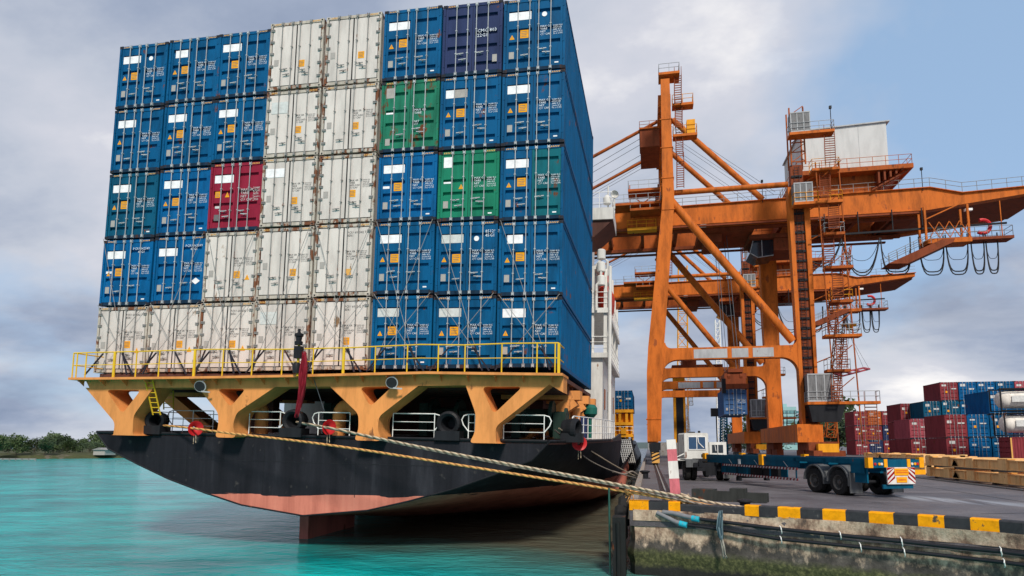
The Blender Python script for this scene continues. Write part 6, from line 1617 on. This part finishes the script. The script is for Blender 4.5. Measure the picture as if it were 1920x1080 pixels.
for i, (px, Y, s) in enumerate(((1408,150,1.3),(1424,160,1.4),(1440,170,1.2),(1552,165,1.5),(1568,150,1.5),(1560,175,1.9),(1390,180,1.2))):
    q = EY(px, 850, Y); tree(i+1, (q.x, Y, GZ), s, f'dark green tree behind the crane base, {["first","second","third","fourth","fifth","sixth","seventh"][i]} of the yard-edge trees', 'trees beyond the yard')
# low quay-end clutter far along the berth
b = MB(); b.box(2.2, 12, 128, 131, GZ, GZ+2.5); b.box(-.3,.6,300,310,GZ,GZ+5); tag(b.build('harbour_shed', MT['rodgrey'], loc=(6,128,GZ)), 'low grey shed in the distance beneath the crane portals', 'shed')
container('dark red container on the quay behind the white truck cab', 'maroon', (2.9, 60, GZ), 2.6, 6.06, full=False)
# warehouse-like far skyline over the water, hazy
b = MB(); b.add([(-700,900,0),(700,900,0),(700,900,9),(-700,900,7)], [(0,1,2,3)]); b.add([(-700,900,7),(700,900,9),(700,1100,9),(-700,1100,7)], [(0,1,2,3)])
MT['farland'] = plain('distant land', (.12,.16,.17), .9); tag(b.build('distant_shore', MT['farland']), kind='structure')
# ------------------------------------------------------------------ one object per separate piece
import numpy as np
KEEP = ('red_stripes_x', 'text', 'lettering', 'hazard_stripes', 'foliage', 'crown', 'trunk', 'lattice', 'net', 'mullion', 'rope', 'chain', 'rag', 'hull', 'pavement', 'water', 'ladder', 'wall_', 'frame_', 'marking')
SINGULAR = {'hinges': 'hinge', 'corner_castings': 'corner_casting', 'yellow_pads': 'yellow_pad', 'deck_pillars': 'deck_pillar', 'side_beams': 'side_beam', 'wheels': 'bogie_wheel', 'bracket_row': 'bracket', 'window_bars': 'window_bar', 'step_bars': 'step_bar', 'reflector_marks': 'reflector_mark'}
def islands(me):
    n = len(me.vertices); par = list(range(n))
    def find(a):
        while par[a] != a: par[a] = par[par[a]]; a = par[a]
        return a
    for e in me.edges:
        a, c = find(e.vertices[0]), find(e.vertices[1])
        if a != c: par[a] = c
    ids = {}; return [ids.setdefault(find(i), len(ids)) for i in range(n)], len(ids)
def piece_split(me):
    isl, k = islands(me)
    if k < 2 or k > 400: return None
    co = np.empty(len(me.vertices)*3, dtype=np.float32); me.vertices.foreach_get('co', co); co = co.reshape(-1, 3); isl = np.array(isl)
    lo = np.full((k, 3), np.inf); hi = np.full((k, 3), -np.inf); np.minimum.at(lo, isl, co); np.maximum.at(hi, isl, co)
    size = (hi-lo).max(axis=1); gap = np.maximum(0, np.maximum(lo[:, None]-hi[None], lo[None]-hi[:, None]))
    near = np.sqrt((gap**2).sum(axis=2)) <= np.maximum(.02, .5*np.maximum(size[:, None], size[None]))
    lab = -np.ones(k, int); c = 0
    for i in range(k):
        if lab[i] >= 0: continue
        st = [i]; lab[i] = c
        while st:
            q = st.pop()
            for r in np.nonzero(near[q])[0]:
                if lab[r] < 0: lab[r] = c; st.append(r)
        c += 1
    if c < 2 or c > 60: return None
    vl = lab[isl]; out = []
    sm = [p.use_smooth for p in me.polygons]
    for g in range(c):
        idx = np.nonzero(vl == g)[0]; mp_ = {int(v): i for i, v in enumerate(idx)}
        pf = [p for p in me.polygons if vl[p.vertices[0]] == g]
        m2 = bpy.data.meshes.new(me.name); m2.from_pydata([tuple(me.vertices[int(v)].co) for v in idx], [], [tuple(mp_[v] for v in p.vertices) for p in pf])
        for m_ in me.materials: m2.materials.append(m_)
        m2.polygons.foreach_set('material_index', [p.material_index for p in pf]); m2.polygons.foreach_set('use_smooth', [p.use_smooth for p in pf])
        if any(p.use_smooth for p in pf):
            try: m2.set_sharp_from_angle(angle=R(38))
            except Exception: pass
        m2.update(); out.append(m2)
    return out
cache = {}
for o in list(COL.objects):
    if o.type != 'MESH' or o.parent is None: continue
    base = o.name.split('.')[0]
    if any(w in base+'_' for w in KEEP): continue
    key = o.data.name
    if key not in cache: cache[key] = piece_split(o.data)
    ps = cache[key]
    nm = SINGULAR.get(base, base)
    if ps:
        o.data = ps[0]
        for m_ in ps[1:]:
            c0 = o.copy(); c0.data = m_; c0.name = nm; COL.objects.link(c0)
    if nm != base: o.name = nm
